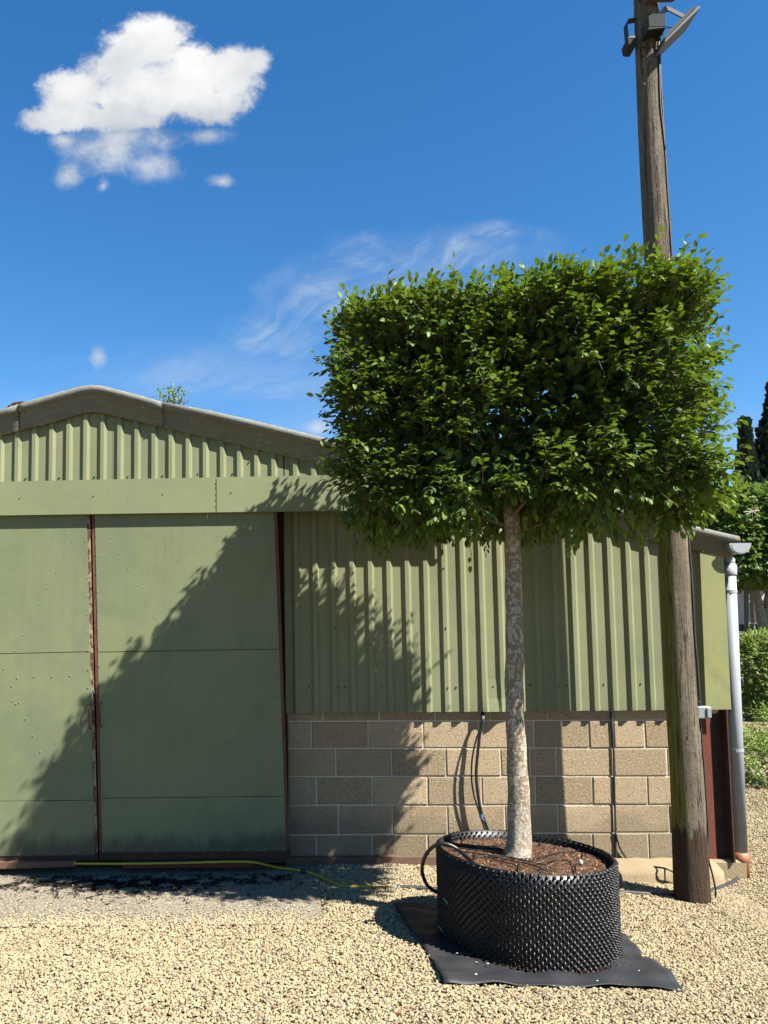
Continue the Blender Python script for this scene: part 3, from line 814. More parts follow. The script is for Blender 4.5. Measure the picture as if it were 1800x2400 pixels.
# door track fascia: two pressed panels
FY = -.265
def fascia(u0, u1):
    t0 = lambda u: 1130 - (u / 776.) * 15.5
    b0 = lambda u: 1207 - (u / 780.) * 11.0
    mb = MB(); c = [xz(u0, b0(u0), FY), xz(u1, b0(u1), FY), xz(u1, t0(u1), FY), xz(u0, t0(u0), FY)]
    mb.slab(c, FY, FY + .003)
    mb.slab([(c[3][0], c[3][1]), (c[2][0], c[2][1]), (c[2][0], c[2][1] + .004), (c[3][0], c[3][1] + .004)], FY, -.045)
    mb.slab([(c[0][0], c[0][1] - .003), (c[1][0], c[1][1] - .003), c[1], c[0]], FY, FY + .03)
    return mb.build('track_fascia', M['fascia'], shed)
fascia(-760, 505.5); fascia(507.5, 1122)
mb = MB()
for (u, v) in [(46, 1168), (219, 1163), (381, 1159), (541, 1155), (506, 1133), (506.5, 1142), (506.5, 1158), (506.7, 1172), (506.8, 1187)]: mb.dome(atY(u, v, FY), .006, 6, h=.006)
tag(mb.build('fascia_screw', M['screw'], shed), kind='stuff')
mb = MB(); q0, q1 = xz(-700, 1150, -.1), xz(1118, 1150, -.1); mb.box((q0[0], -.20, 2.98), (q1[0], -.12, 3.06)); mb.build('door_track', M['rust_dark'], shed)

# sliding doors
DY = -.205
def lerp(a, b, t_): return a + (b - a) * t_
def door(name_label, uL, uR, seams_v, bot, botf, worn_side):
    """uL,uR: ((u_top, v),(u_bottom, v)) edges in the photograph; real leaf standing at DY"""
    def edge(e, v): (ua, va), (ub, vb) = e; return ua + (ub - ua) * (v - va) / (vb - va)
    rt = MB(); fr = 9.0
    top_v = 1195
    def quad(ua, va0, ub, vb0, vb1, va1, Y): pass
    P4 = lambda e, off, v, Y: xz(edge(e, v) + off, v, Y)
    # steel frame: two stiles, bottom rail, behind the sheets
    rt.slab([P4(uL, 0, bot[0], DY), P4(uR, 0, bot[1], DY), P4(uR, 0, bot[1] - 19, DY), P4(uL, 0, bot[0] - 19, DY)], DY, DY + .04)
    d = rt.build('sliding_door', M['rust_dark'], shed)
    if name_label: d['label'] = name_label
    st = MB(); st.slab([P4(uL, 0, bot[0] - 20, DY), P4(uL, fr, bot[0] - 20, DY), P4(uL, fr, top_v, DY), P4(uL, 0, top_v, DY)], DY - .002, DY + .045)
    st.build('stile', M['rust'], d)
    st = MB(); st.slab([P4(uR, -fr, bot[1] - 20, DY), P4(uR, 0, bot[1] - 20, DY), P4(uR, 0, top_v, DY), P4(uR, -fr, top_v, DY)], DY - .002, DY + .045)
    st.build('stile', M['stile_worn'] if worn_side else M['rust'], d)
    vs = [(top_v, top_v)] + seams_v + [botf]
    for k in range(len(vs) - 1):
        a0, a1 = vs[k]; b0, b1 = vs[k + 1]
        yy = DY - .004 - .003 * k * 0 - (.003 if k % 2 == 0 else 0)
        g_ = 1.0 if k else 0
        mb = MB(); mb.slab([P4(uL, fr * .8, b0 - .4, yy), P4(uR, -fr * .8, b1 - .4, yy), P4(uR, -fr * .8, a1 + g_, yy), P4(uL, fr * .8, a0 + g_, yy)], yy, DY)
        mb.build('door_sheet', M['door'], d)
    return d, edge
RL = ((215, 1210), (233.5, 2014)); RRt = ((649.5, 1202), (679, 2010))
dR, edgeR = door('right sliding door leaf with three green sheets and rust brown edges', RL, RRt, [(1528, 1521), (1870.5, 1866)], (2016, 2013), (1997.5, 1995), False)
LL = ((-230, 1215), (-222, 2036)); LR = ((210.5, 1210), (229.5, 2014))
dL, edgeL = door('left sliding door leaf with worn yellow and rust meeting edge', LL, LR, [(1537, 1527), (1880, 1875)], (2023, 2016), (2010, 2004), True)
def c2(px_, py_): return (px_ / 2.2114, 1150 + py_ / 2.2114)
def riv_line(mb, a, b, n_, jit=0.0):
    for i in range(n_):
        t_ = i / (n_ - 1); u, v = lerp(a[0], b[0], t_) + random.uniform(-jit, jit), lerp(a[1], b[1], t_) + random.uniform(-jit, jit)
        mb.dome(atY(*c2(u, v), DY - .0072), .0052, 6, h=.005)
mb = MB()
for a, b, n_ in [((572, 240), (802, 655), 6), ((1316, 262), (1070, 765), 7), ((567, 960), (1316, 951), 9), ((921, 1060), (650, 1685), 8), ((1032, 1052), (1380, 1765), 9), ((532, 1865), (1468, 1857), 11),
                 ((500, 240), (531, 1860), 18), ((1408, 245), (1463, 1770), 17), ((843, 685), (890, 815), 3), ((686, 1602), (614, 1769), 3), ((1302, 1601), (1336, 1671), 2)]: riv_line(mb, a, b, n_, 2)
tag(mb.build('rivet', M['rivet'], dR), kind='stuff')
mb = MB()
for a, b, n_ in [((376, 262), (77, 828), 8), ((22, 926), (396, 1786), 11), ((88, 968), (363, 960), 4), ((97, 1883), (473, 1873), 5), ((446, 259), (470, 1786), 17), ((66, 1090), (80, 1103), 2)]: riv_line(mb, a, b, n_, 2)
tag(mb.build('rivet', M['rivet'], dL), kind='stuff')
# pull handles and latch plate
def handle(parent, u, v0, v1):
    a = atY(u, v0, DY - .055); b = atY(u + 1.5, v1, DY - .055)
    mb = MB(); mb.tube([(a.x, DY, a.z + .012), (a.x, DY - .050, a.z), (a.x, DY - .056, a.z - .01), (b.x, DY - .056, b.z + .01), (b.x, DY - .050, b.z), (b.x, DY, b.z - .012)], .0055, 7)
    return mb.build('handle', M['rust'], parent, smooth=True)
handle(dL, 208, 1655, 1706); handle(dR, 233.5, 1652, 1702)
a = atY(219.5, 1622, DY - .05); mb = MB(); mb.box((a.x - .014, DY - .055, a.z - .045), (a.x - .007, DY, a.z + .012)); mb.build('latch', M['rivet'], dL)
a = atY(225.5, 1622, DY - .05); mb = MB(); mb.box((a.x - .009, DY - .045, a.z - .045), (a.x - .001, DY, a.z + .012)); mb.build('latch', M['rust'], dR)
# bottom guide rail and sill
def rail(u0, v0, u1, v1, h0, h1, Y, mat, name, d_=.03):
    mb = MB(); mb.slab([xz(u0, v0 + h0, Y), xz(u1, v1 + h1, Y), xz(u1, v1, Y), xz(u0, v0, Y)], Y, Y + d_); return mb.build(name, M[mat], shed, bevel=.002)
rail(-300, 2026, 176, 2018, 20, 14, -.262, 'rail_rust', 'guide_rail', .05)
rail(286, 2022, 592, 2019.5, 13, 13, -.262, 'red_oxide', 'guide_rail', .05)
rail(670, 2009.5, 1040, 2008, 23, 23, -.055, 'rail_rust', 'sill_rail', .05)
rail(286, 2019, 672, 2015, 8, 6, -.235, 'rust_dark', 'sill_rail', .03)
# concrete footing showing where the ground falls away
mb = MB(); V = []
prof = [(-.02, .065), (-.12, .045), (-.20, .02), (-.225, -.02), (-.24, -.20)]
xs_ = np.linspace(1.1, 2.62, 16); F = []
for i, xq in enumerate(xs_):
    for k, (yq, zq) in enumerate(prof):
        V.append((xq, yq + random.uniform(-.012, .012) + (.06 * max(0, xq - 2.3)), zq - .028 * max(0, xq - 1.9) + random.uniform(-.005, .005)))
for i in range(len(xs_) - 1):
    for k in range(4): F.append((i * 5 + k, i * 5 + k + 1, (i + 1) * 5 + k + 1, (i + 1) * 5 + k))
F += [tuple(range(5)), tuple(range((len(xs_) - 1) * 5 + 4, (len(xs_) - 1) * 5 - 1, -1))]
mb.add(V, F); o = mb.build('footing', M['footing'], shed, smooth=True)
mb = MB(); mb.box((WX1 - .40, -.02, -.25), (WX1 + .03, .4, .035)); mb.build('footing', M['footing'], shed, bevel=.02)
# steel corner column, channel facing the yard
cx0, cx1 = xz(1647, 1850, -.02)[0] - .02, xz(1711, 1850, -.02)[0]
zc = zb_ + .02
for nm, a_, b_, mt_ in [('column_web', (cx0, .022, .03), (xz(1673, 1850, .022)[0], .034, zc), 'red_oxide'), ('column_web', (xz(1673, 1850, .022)[0] + .001, .05, .03), (cx1 - .012, .062, zc), 'rust_dark'), ('column_flange', (cx1 - .012, -.048, .02), (cx1, .112, zc), 'rust_dark'), ('column_flange', (cx0 - .012, .0, .03), (cx0, .112, zc), 'rust_dark')]:  # dark right web strip has the flange's cast shadow put into its colour
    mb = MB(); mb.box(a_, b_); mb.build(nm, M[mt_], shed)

# gutter, its end cap and the downpipe
gc = atY(1734, 1273, -.155); rG = .085
V, F = [], []; ns = 12
for j, yy in enumerate([-.150, 3, 6, 9, 12]):
    for rr in (rG, rG - .004):
        for k in range(ns + 1):
            a = math.pi + math.pi * k / ns; V.append((gc.x + rr * math.cos(a), yy, gc.z + rr * math.sin(a)))
st_ = 2 * (ns + 1)
for j in range(4):
    for k in range(ns):
        for o_ in (0, ns + 1):
            F.append((j * st_ + o_ + k, j * st_ + o_ + k + 1, (j + 1) * st_ + o_ + k + 1, (j + 1) * st_ + o_ + k))
mb = MB(); mb.add(V, F); gut = mb.build('gutter', M['grey_pvc'], shed, smooth=True)
capV = [(gc.x + (rG + .004) * math.cos(math.pi + math.pi * k / 16), gc.z + (rG + .004) * math.sin(math.pi + math.pi * k / 16)) for k in range(17)]
mb = MB(); mb.slab(capV, -.162, -.149)
inn = [(gc.x + (rG - .012) * math.cos(math.pi + math.pi * k / 16), gc.z - .010 + (rG - .014) * math.sin(math.pi + math.pi * k / 16)) for k in range(17)]
mb.slab(inn, -.165, -.158); mb.build('end_cap', M['grey_pvc'], gut)
pb = atY(1730.5, 1900, .045); pt = atY(1709.5, 1390, .045); kx = (pb.x - pt.x) / (pb.z - pt.z)
pr_ = .056
z0 = .075; z1 = atY(1706, 1322, .045).z
mb = MB(); mb.tube([(pt.x + kx * (z0 - pt.z), .045, z0), (pt.x + kx * (z1 - pt.z), .045, z1)], pr_, 24)
dp = mb.build('downpipe', M['grey_pvc'], shed, smooth=False)
for p_ in dp.data.polygons: p_.use_smooth = len(p_.vertices) == 4
mb = MB(); xx = pt.x + kx * (z1 - pt.z); mb.tube([(xx - .001, .045, z1 - .10), (xx, .045, z1 - .085), (xx, .045, z1 - .01)], [.058, .063, .063], 24)
mb.tube([(xx, .045, z1 - .02), (xx + .01, .05, z1 + .03), (gc.x - .01, .06, gc.z - rG - .01), (gc.x, .06, gc.z - rG + .02)], [.05, .048, .046, .046], 20)
mb.build('gutter_outlet', M['grey_pvc'], dp, smooth=True)
xx = pt.x + kx * (z0 - pt.z)
mb = MB(); mb.tube([(xx, .045, -.14), (xx, .045, .01), (xx, .045, .02), (xx, .045, .055), (xx, .045, .06), (xx, .045, .085)], [.062, .062, .070, .070, .066, .066], 24)
o = mb.build('drain_collar', M['terracotta'], shed)
for p_ in o.data.polygons: p_.use_smooth = len(p_.vertices) == 4
for zq in (0.9, 2.2):
    mb = MB(); xq = pt.x + kx * (zq - pt.z); mb.tube([(xq, .045, zq - .012), (xq, .045, zq + .012)], .060, 20); mb.build('pipe_bracket', M['grey_pvc'], dp)
# dry moss on the roof edge
V = []; mb = MB()
for i in range(320):
    u = random.uniform(14, 58); v = interp(top_px, u) + random.uniform(-6 * math.sin((u - 14) / 44 * 3.14), 2); q = atY(u, v, -.085 + random.uniform(-.03, .05))
    r_ = random.uniform(.004, .010)
    mb.add([q + Vector((random.uniform(-r_, r_), random.uniform(-r_, r_), random.uniform(-r_, r_))) for _ in range(5)], [(0, 1, 2), (0, 2, 3), (0, 3, 4), (1, 2, 4), (2, 3, 4), (0, 1, 4)])
o = mb.build('moss', M['moss'], None); tag(o, 'rust brown dry moss clump on the left roof edge', 'moss', kind='stuff')

# a few dry leaves blown over the gravel
n_ = 170; cx_ = rng.uniform(-2.6, 2.8, n_); cy_ = rng.uniform(-2.8, -.3, n_)
cen = np.stack([cx_, cy_, ground_z(cx_, cy_) + .018], -1); cen[:, 2] = np.where((cx_ < -.5) & (cy_ > -1.3), .052, cen[:, 2])
A = norm3(rng.normal(0, 1, (n_, 3)) * np.array([1, 1, .3])); B_ = norm3(np.cross(A, np.array([0, 0, 1.]) + rng.normal(0, .3, (n_, 3)))); La = rng.uniform(.006, .016, (n_, 1)); Lb = La * .45
o = np_mesh('fallen_leaves', np.stack([cen - A * La, cen + B_ * Lb, cen + A * La, cen - B_ * Lb], 1).reshape(-1, 3), np.arange(n_ * 4).reshape(-1, 4), M['dry_leaf']); tag(o, 'tiny rust and brown dry leaves strewn over the gravel', 'fallen leaves', kind='stuff')
# black leaf litter on the apron
n_ = 3600
cx_ = rng.normal(-2.05, .48, n_); cy_ = -.42 - np.abs(rng.normal(0, .17, n_)); more = rng.uniform(0, 1, n_) < .35
cx_ = np.where(more, rng.uniform(-2.9, -.75, n_), cx_); cy_ = np.where(more, rng.uniform(-.55, -.30, n_), cy_)
clus = np.sin(cx_ * 13 + cy_ * 31) + np.sin(cx_ * 29 - cy_ * 17) > -.5
cx_, cy_ = cx_[clus], cy_[clus]; n_ = len(cx_)
an = rng.uniform(-.5, .5, n_) + np.where(rng.random(n_) < .3, 1.5, 0); ln = rng.uniform(.005, .022, n_); wd = rng.uniform(.002, .007, n_)
c_, s_ = np.cos(an), np.sin(an)
V = np.zeros((n_, 4, 3))
for k, (i, j) in enumerate(((-1, -.6), (.8, -1), (1, .7), (-.9, 1))):
    V[:, k, 0] = cx_ + i * ln * c_ - j * wd * s_; V[:, k, 1] = cy_ + i * ln * s_ + j * wd * c_; V[:, k, 2] = .046 + rng.uniform(0, .012, n_)
o = np_mesh('leaf_litter', V.reshape(-1, 3), np.arange(n_ * 4).reshape(-1, 4), M['wood_debris']); tag(o, 'black rotted leaf litter on the concrete below the doors', 'litter', kind='stuff')

# ------------------------------------------------------------------ utility pole
pole = thing('utility_pole', 'tall weathered wooden utility pole behind the potted tree', 'pole', (2.12, -.60, -.10))
pl = [(0, 1514, 60), (300, 1525.5, 62), (590, 1541, 64), (900, 1557, 65), (1240, 1576, 66), (1600, 1594, 70), (1830, 1610, 75), (2000, 1617.5, 79), (2112, 1623, 82.5)]
PYc = -.60
path = [atY(u, v, PYc) for v, u, w_ in pl]; rad = [w_ / 2 / FPX * (PYc - CAM.y) / 1.05 for v, u, w_ in pl]
top = path[0] + (path[0] - path[1]) * .6
path = [top] + path; rad = [rad[0] * .98] + rad
btm = path[-1] + (path[-1] - path[-2]) * 1.2; path.append(btm); rad.append(rad[-1])
mb = MB(); mb.tube(path, rad, 28, smoothpath=5)
o = mb.build('pole_shaft', M['pole'], pole, smooth=True)
for (u, v, r_) in [(1508, 111, .013), (1506, 133, .011), (1510, 198, .015), (1502, 67, .009), (1500, 3, .012)]:
    q = atY(u, v, PYc - .098); mb = MB(); mb.dome(q, r_, 8, h=.006); mb.build('bolt_hole', M['stub'], pole)
def pole_at(v):
    for (va, ua, wa), (vb, ub, wb) in zip(pl[:-1], pl[1:]):
        if va <= v <= vb: t_ = (v - va) / (vb - va); return ua + (ub - ua) * t_, wa + (wb - wa) * t_
    return pl[-1][1], pl[-1][2]
def on_pole(u, v, out=.004):
    uc, w_ = pole_at(v); f_ = max(-.98, min(.98, (u - uc) / (w_ / 2))); rr = w_ / 2 / FPX * (PYc - CAM.y) / 1.05 + out
    c = atY(uc, v, PYc); return Vector((c.x + rr * f_, PYc - rr * math.sqrt(1 - f_ * f_), c.z))
cab = [(1536, 78), (1535, 118), (1538, 180), (1541, 240), (1545, 300), (1550, 370), (1554, 440), (1560, 520), (1564, 590), (1582, 800), (1600, 1100), (1607, 1240)]
pts_ = [on_pole(u, v) for u, v in cab]
lowc = [(1613, 1330), (1616, 1400), (1624, 1480), (1629, 1560), (1629, 1610), (1634, 1640), (1638, 1657)]
pts_ += [on_pole(u, v, .012) if v < 1500 else on_pole(u, v, .02) for u, v in lowc]
mb = MB(); mb.tube(pts_, .0085, 6, smoothpath=3)
mb.tube([on_pole(u, v, .006) for u, v in [(1533, 118), (1534, 180), (1535, 240), (1538, 285), (1543, 320), (1549, 365)]], .007, 6, smoothpath=3)
o = mb.build('power_cable', M['black_matt'], smooth=True); tag(o, 'thin black cable clipped down the wooden pole above the grey box', 'cable')
for u, v in [(1538, 118), (1546, 240), (1556, 374), (1566, 520)]:
    q = on_pole(u, v, .006); mb = MB(); mb.box((q.x - .009, q.y - .004, q.z - .006), (q.x + .009, q.y + .008, q.z + .006)); mb.build('cable_clip', M['alu'], o)
pts_ = [on_pole(1636, 1686, .012)] + [on_pole(u, v, .010) for u, v in [(1641, 1740), (1645, 1800), (1651, 1900), (1654, 1960)]]
pts_ += [atY(1660, 2010, PYc - .06), atY(1670, 2050, PYc - .06), atY(1677, 2085, PYc - .06), atY(1677, 2102, PYc - .03)]
mb = MB(); mb.tube(pts_, .0065, 6, smoothpath=3)
o = mb.build('power_cable', M['black_matt'], smooth=True); tag(o, 'black cable running from the grey box down the pole into the gravel', 'cable')
# grey socket box
q = on_pole(1641, 1669, .03)
bx = thing('switch_box', 'small pale grey plastic switch box on the side of the wooden pole', 'box', q)
mb = MB(); mb.box(q + Vector((-.052, -.035, -.045)), q + Vector((.052, .035, .045))); mb.build('box_body', M['box_grey'], bx, bevel=.007)
mb = MB(); mb.box(q + Vector((.012, -.047, -.038)), q + Vector((.046, -.0352, .036))); mb.build('switch_cover', M['box_grey'], bx, bevel=.004)
mb = MB(); mb.tube([q + Vector((-.02, 0, .0455)), q + Vector((-.024, 0, .075)), q + Vector((-.035, 0, .085))], .009, 8); mb.build('cable_gland', M['black'], bx); mb = MB(); mb.tube([q + Vector((-.02, 0, -.046)), q + Vector((-.02, 0, -.075))], .009, 8)
mb.build('cable_gland', M['black'], bx)

# floodlights and dark box near the pole top
YL = PYc - .14
def sl(pts_, y0, y1, mat, name, parent, bevel=.002):
    mb = MB(); mb.slab([xz(u, v, y0) for u, v in pts_], y0, y1); return mb.build(name, M[mat], parent, bevel=bevel)
fl = thing('floodlight', 'flat floodlight tilted upward on a bracket right of the pole', 'floodlight', atY(1600, 55, YL))
sl([(1559, 99), (1558, 94), (1637, 13), (1643, 16)], YL - .12, YL + .13, 'alu_light', 'lamp_frame', fl)
sl([(1556, 88), (1566, 72), (1598, 42), (1612, 26), (1622, 16), (1631, 17), (1604, 46), (1560, 91)], YL - .09, YL + .10, 'alu', 'heat_sink', fl)
sl([(1594, 46), (1604, 40), (1597, 60), (1588, 66)], YL - .07, YL + .02, 'dark_box', 'driver_box', fl)
mb = MB(); mb.bar(atY(1565, 20, YL - .02), atY(1602, 39, YL - .02), .03, .012); mb.bar(atY(1545, 34, YL + .02), atY(1566, 19, YL - .01), .03, .012); mb.bar(atY(1566, 19, YL - .01), atY(1556, 24, YL + .02), .02, .04)
mb.build('bracket', M['alu_light'], fl)
mb = MB(); mb.tube([atY(1561, 64, YL), atY(1575, 64.5, YL - .02), atY(1594, 60, YL)], .004, 6); mb.build('lamp_lead', M['black_matt'], fl)
jb = thing('junction_box', 'dark grey square junction box high on the wooden pole', 'box', atY(1540, 47, YL))
sl([(1521, 63), (1561, 62), (1560, 31), (1530, 31), (1519, 38)], YL - .05, YL + .08, 'dark_box', 'box_body', jb, .004)
sl([(1519, 69), (1561, 64.5), (1561, 62.4), (1521, 63.4)], YL - .055, YL + .07, 'stub', 'box_lid', jb, 0)
mb = MB()
for u0, v0, u1, v1 in [(1548, 66, 1540, 84), (1556, 66, 1549, 90), (1541, 84, 1549, 92), (1549, 92, 1550, 106), (1550, 106, 1538, 108)]: mb.tube([atY(u0, v0, YL + .02), atY(u1, v1, YL + .02)], .006, 6)
mb.build('cable_tail', M['black_matt'], jb)
sm = thing('small_lamp', 'small dark lamp on a thin bent bracket left of the pole', 'lamp', atY(1476, 75, YL + .1))
mb = MB(); YY = PYc
for a, b in [((1488, 47), (1472, 50)), ((1472, 50), (1466, 60)), ((1466, 60), (1469, 92))]: mb.bar(atY(*a, YY), atY(*b, YY), .012, .05)
mb.build('bracket', M['dark_box'], sm)
sl([(1474, 108), (1490, 109), (1490, 90), (1470, 90)], YY - .07, YY + .05, 'stub', 'lamp_body', sm, .004)
sl([(1470, 89.5), (1490, 89.5), (1488, 80), (1476, 83)], YY - .05, YY + .04, 'alu_light', 'lamp_cap', sm, .003)
arm = MB(); arm.slab([xz(1512, 6, PYc - .12), xz(1575, 5, PYc - .12), xz(1584, 0, PYc - .12), xz(1588, -30, PYc - .12), xz(1512, -30, PYc - .12)], PYc - .16, PYc - .115)
o = arm.build('cross_board', M['brown_wood'], bevel=.003); tag(o, 'dark brown board bolted across the top of the pole', 'board')

# ------------------------------------------------------------------ foliage toolkit
LEAF_V = np.array([(0, 0, 0), (.30, 0, -.010), (.65, 0, .0), (1.0, 0, -.05), (.24, .27, .06), (.66, .25, .055), (.24, -.27, .06), (.66, -.25, .055)])
LEAF_F = np.array([(0, 1, 4), (1, 5, 4), (1, 2, 5), (2, 3, 5), (0, 6, 1), (1, 6, 7), (1, 7, 2), (2, 7, 3)])
def norm(a): return a / np.maximum(np.linalg.norm(a, axis=-1, keepdims=True), 1e-9)
def leaves(Pp, D, Nn, L, tint, droop=None):
    """leaf transforms -> merged arrays"""
    D = norm(D); S = norm(np.cross(Nn, D)); U = np.cross(D, S)
    base = np.repeat(LEAF_V[None], len(Pp), 0).copy()
    if droop is not None: base[:, :, 2] -= droop[:, None] * base[:, :, 0] ** 2
    base[:, :, 2] += (rng.normal(0, .022, (len(Pp), 8))) * (base[:, :, 0] > 0)
    base *= L[:, None, None]
    V = Pp[:, None] + base[:, :, :1] * D[:, None] + base[:, :, 1:2] * S[:, None] + base[:, :, 2:3] * U[:, None]
    F = LEAF_F[None] + (np.arange(len(Pp)) * 8)[:, None, None]
    return V.reshape(-1, 3), F.reshape(-1, 3), np.repeat(tint, 8), (D, S, U)

# ------------------------------------------------------------------ the hornbeam in its pot
TX, TY = .66, -1.60
tree = thing('hornbeam_tree', 'box clipped hornbeam tree on a pale trunk in the black pot', 'tree', (TX, TY, .5))
tk = [(2016, 1211, 74), (2004, 1213, 66), (1985, 1216, 60), (1950, 1216.5, 55), (1880, 1216, 52), (1800, 1212.5, 47.5), (1700, 1208, 43.5), (1600, 1205, 44), (1500, 1206.5, 43), (1400, 1203.5, 39), (1300, 1202, 38.5), (1240, 1200, 39), (1150, 1196, 36), (1000, 1192, 30), (850, 1190, 22), (700, 1188, 10)]
path = [atY(u, v, TY) for v, u, w_ in tk]; rad = [w_ / 2 / FPX * (TY - CAM.y) / 1.03 for v, u, w_ in tk]
mb = MB(); mb.tube(path, rad, 20, smoothpath=4)
o = mb.build('trunk', M['bark'], tree, smooth=True)
for v_ in o.data.vertices:
    z = v_.co.z + .5; a = math.atan2(v_.co.y, v_.co.x)
    k = 1 + .05 * math.sin(3 * a + z * 4) + .035 * math.sin(5 * a - z * 9) + .02 * math.sin(z * 31 + a)
    cx_t = 0
    v_.co.x = v_.co.x * 1.0 + .0022 * math.sin(z * 23 + 2 * a) ; v_.co.y *= k
CC = np.array([.735, -1.52, 3.262]); HH = np.array([1.13, .61, .715]); CRZ = -.22
tr = path[-5]
for i in range(26):
    z = 2.62 + 1.25 * i / 26; a = i * 2.4; r_ = random.uniform(.55, .9)
    e = Vector((CC[0] + HH[0] * .85 * math.cos(a) * r_ * 1.1, CC[1] + HH[1] * .85 * math.sin(a) * r_ * 1.1, z + random.uniform(.1, .35)))
    s_ = Vector((TX - .01, TY, z - .12)); mid = (s_ + e) / 2 + Vector((0, 0, random.uniform(-.05, .08)))
    mb = MB(); mb.tube([s_, mid, e], [.016, .010, .004], 6, smoothpath=3); mb.build('branch', M['twig'], tree, smooth=True)

def superbox_points(n_, C_, H_, p_=6.0):
    areas = np.array([H_[1] * H_[2], H_[1] * H_[2], H_[0] * H_[2], H_[0] * H_[2], H_[0] * H_[1], H_[0] * H_[1]])
    face = rng.choice(6, n_, p=areas / areas.sum()); uv = rng.uniform(-1, 1, (n_, 2)); q = np.zeros((n_, 3))
    for f_ in range(6):
        mk = face == f_; ax = f_ // 2; oth = [k for k in range(3) if k != ax]
        q[mk, ax] = 1 if f_ % 2 else -1; q[mk, oth[0]] = uv[mk, 0]; q[mk, oth[1]] = uv[mk, 1]
    q = q / (np.sum(np.abs(q) ** p_, -1, keepdims=True)) ** (1 / p_)
    nr = norm(np.sign(q) * np.abs(q) ** (p_ - 1) / H_)
    return C_ + q * H_, nr, q
def field(P_):
    return (np.sin(P_[:, 0] * 7.3 + 1.1 * np.sin(P_[:, 2] * 5.1)) + np.sin(P_[:, 2] * 11.7 + 1.3 * np.sin(P_[:, 0] * 4.3 + P_[:, 1] * 3)) + np.sin(P_[:, 1] * 8.9 + P_[:, 2] * 3.1 + 2)
            + .8 * np.sin(P_[:, 0] * 17.1 + P_[:, 2] * 13.3) + .8 * np.sin(P_[:, 2] * 23 - P_[:, 1] * 15 + P_[:, 0] * 3)) / 4.6
def foliage(C_, H_, n_shoots, L0, p_=6.0, ups=.30, long_frac=.05, holes=-.35, seedtint=.0, depth=(.02, .26), per=7, topyoung=.45, rz=0.0, flat=.55, tw=None, nvar=.40, bump_=.055, hang=.9):
    Ps, Nn, q = superbox_points(n_shoots, C_, H_, p_)
    if rz:
        c_, s_ = math.cos(rz), math.sin(rz); Rm = np.array([[c_, -s_, 0], [s_, c_, 0], [0, 0, 1]]); Ps = C_ + (Ps - C_) @ Rm.T; Nn = Nn @ Rm.T
    fd = field(Ps); kp = rng.random(len(Ps)) < np.clip((fd - holes) / .30, .06, 1); kp |= Nn[:, 2] > .6
    Ps, Nn, q, fd = Ps[kp], Nn[kp], q[kp], fd[kp]; n_ = len(Ps)
    up = np.array([0, 0, 1.]); d = Nn * .8 + up * ups + rng.normal(0, .33, (n_, 3)); d = norm(d)
    tops = np.clip(Nn[:, 2], 0, 1); bott = np.clip(-Nn[:, 2], 0, 1)
    ln = rng.uniform(.10, .20, n_) + np.where(rng.random(n_) < long_frac, rng.uniform(.05, .17, n_), 0)
    st = Ps - Nn * (rng.uniform(depth[0], depth[1], n_))[:, None] + Nn * (np.clip(fd, -.6, .6) * bump_)[:, None]
    if tw is not None: tw.append((st, d, ln))
    out = []
    for k in range(per):
        t_ = (k + .6) / per; side = 1 if k % 2 else -1
        hz = norm(np.cross(d, up) + rng.normal(0, .15, (n_, 3)))
        pos = st + d * (ln * t_)[:, None] + rng.normal(0, .006, (n_, 3))
        D = d * .65 + hz * side * (1.05 - .7 * t_) + np.array([0, 0, -.24]) + rng.normal(0, .24, (n_, 3)) - up * (bott * hang)[:, None] + up * (tops * .35)[:, None]
        NN = up + Nn * flat + rng.normal(0, nvar, (n_, 3)) + hz * (side * .25)
        L = L0 * rng.uniform(.72, 1.15, n_) * (1.0 - .25 * t_)
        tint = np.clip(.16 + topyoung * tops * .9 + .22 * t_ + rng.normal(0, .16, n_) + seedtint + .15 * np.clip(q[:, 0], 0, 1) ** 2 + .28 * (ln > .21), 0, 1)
        out.append((pos, D, NN, L, tint, rng.uniform(.0, .28, n_)))
    return [np.concatenate([o_[i] for o_ in out]) for i in range(6)]
TW = []
lp, lD, lN, lL, lt, ldr = foliage(CC, HH, 9600, .062, 8.5, rz=CRZ, flat=.14, holes=-.15, long_frac=.02, tw=TW, nvar=.25, bump_=.034, hang=.55)
def twig_mesh(tw, parent, r0=.0022):
    st, d, ln = tw; n_ = len(st); a = norm(np.cross(d, np.array([0, 0, 1.]) + rng.normal(0, .2, d.shape))); b_ = np.cross(d, a); V = []
    s0 = st - d * .07; e0 = st + d * ln[:, None]
    for p_, r_ in ((s0, r0), (e0, r0 * .5)):
        for k in range(3):
            an_ = 2.094 * k; V.append(p_ + (a * math.cos(an_) + b_ * math.sin(an_)) * r_)
    V = np.stack(V, 1).reshape(-1, 3); o_ = (np.arange(n_) * 6)[:, None]
    F = np.concatenate([np.concatenate([o_ + k, o_ + (k + 1) % 3, o_ + 3 + (k + 1) % 3, o_ + 3 + k], 1) for k in range(3)])
    return tag(np_mesh('twigs', V, F, M['twig'], parent), kind='stuff')
twig_mesh(TW[0], tree)
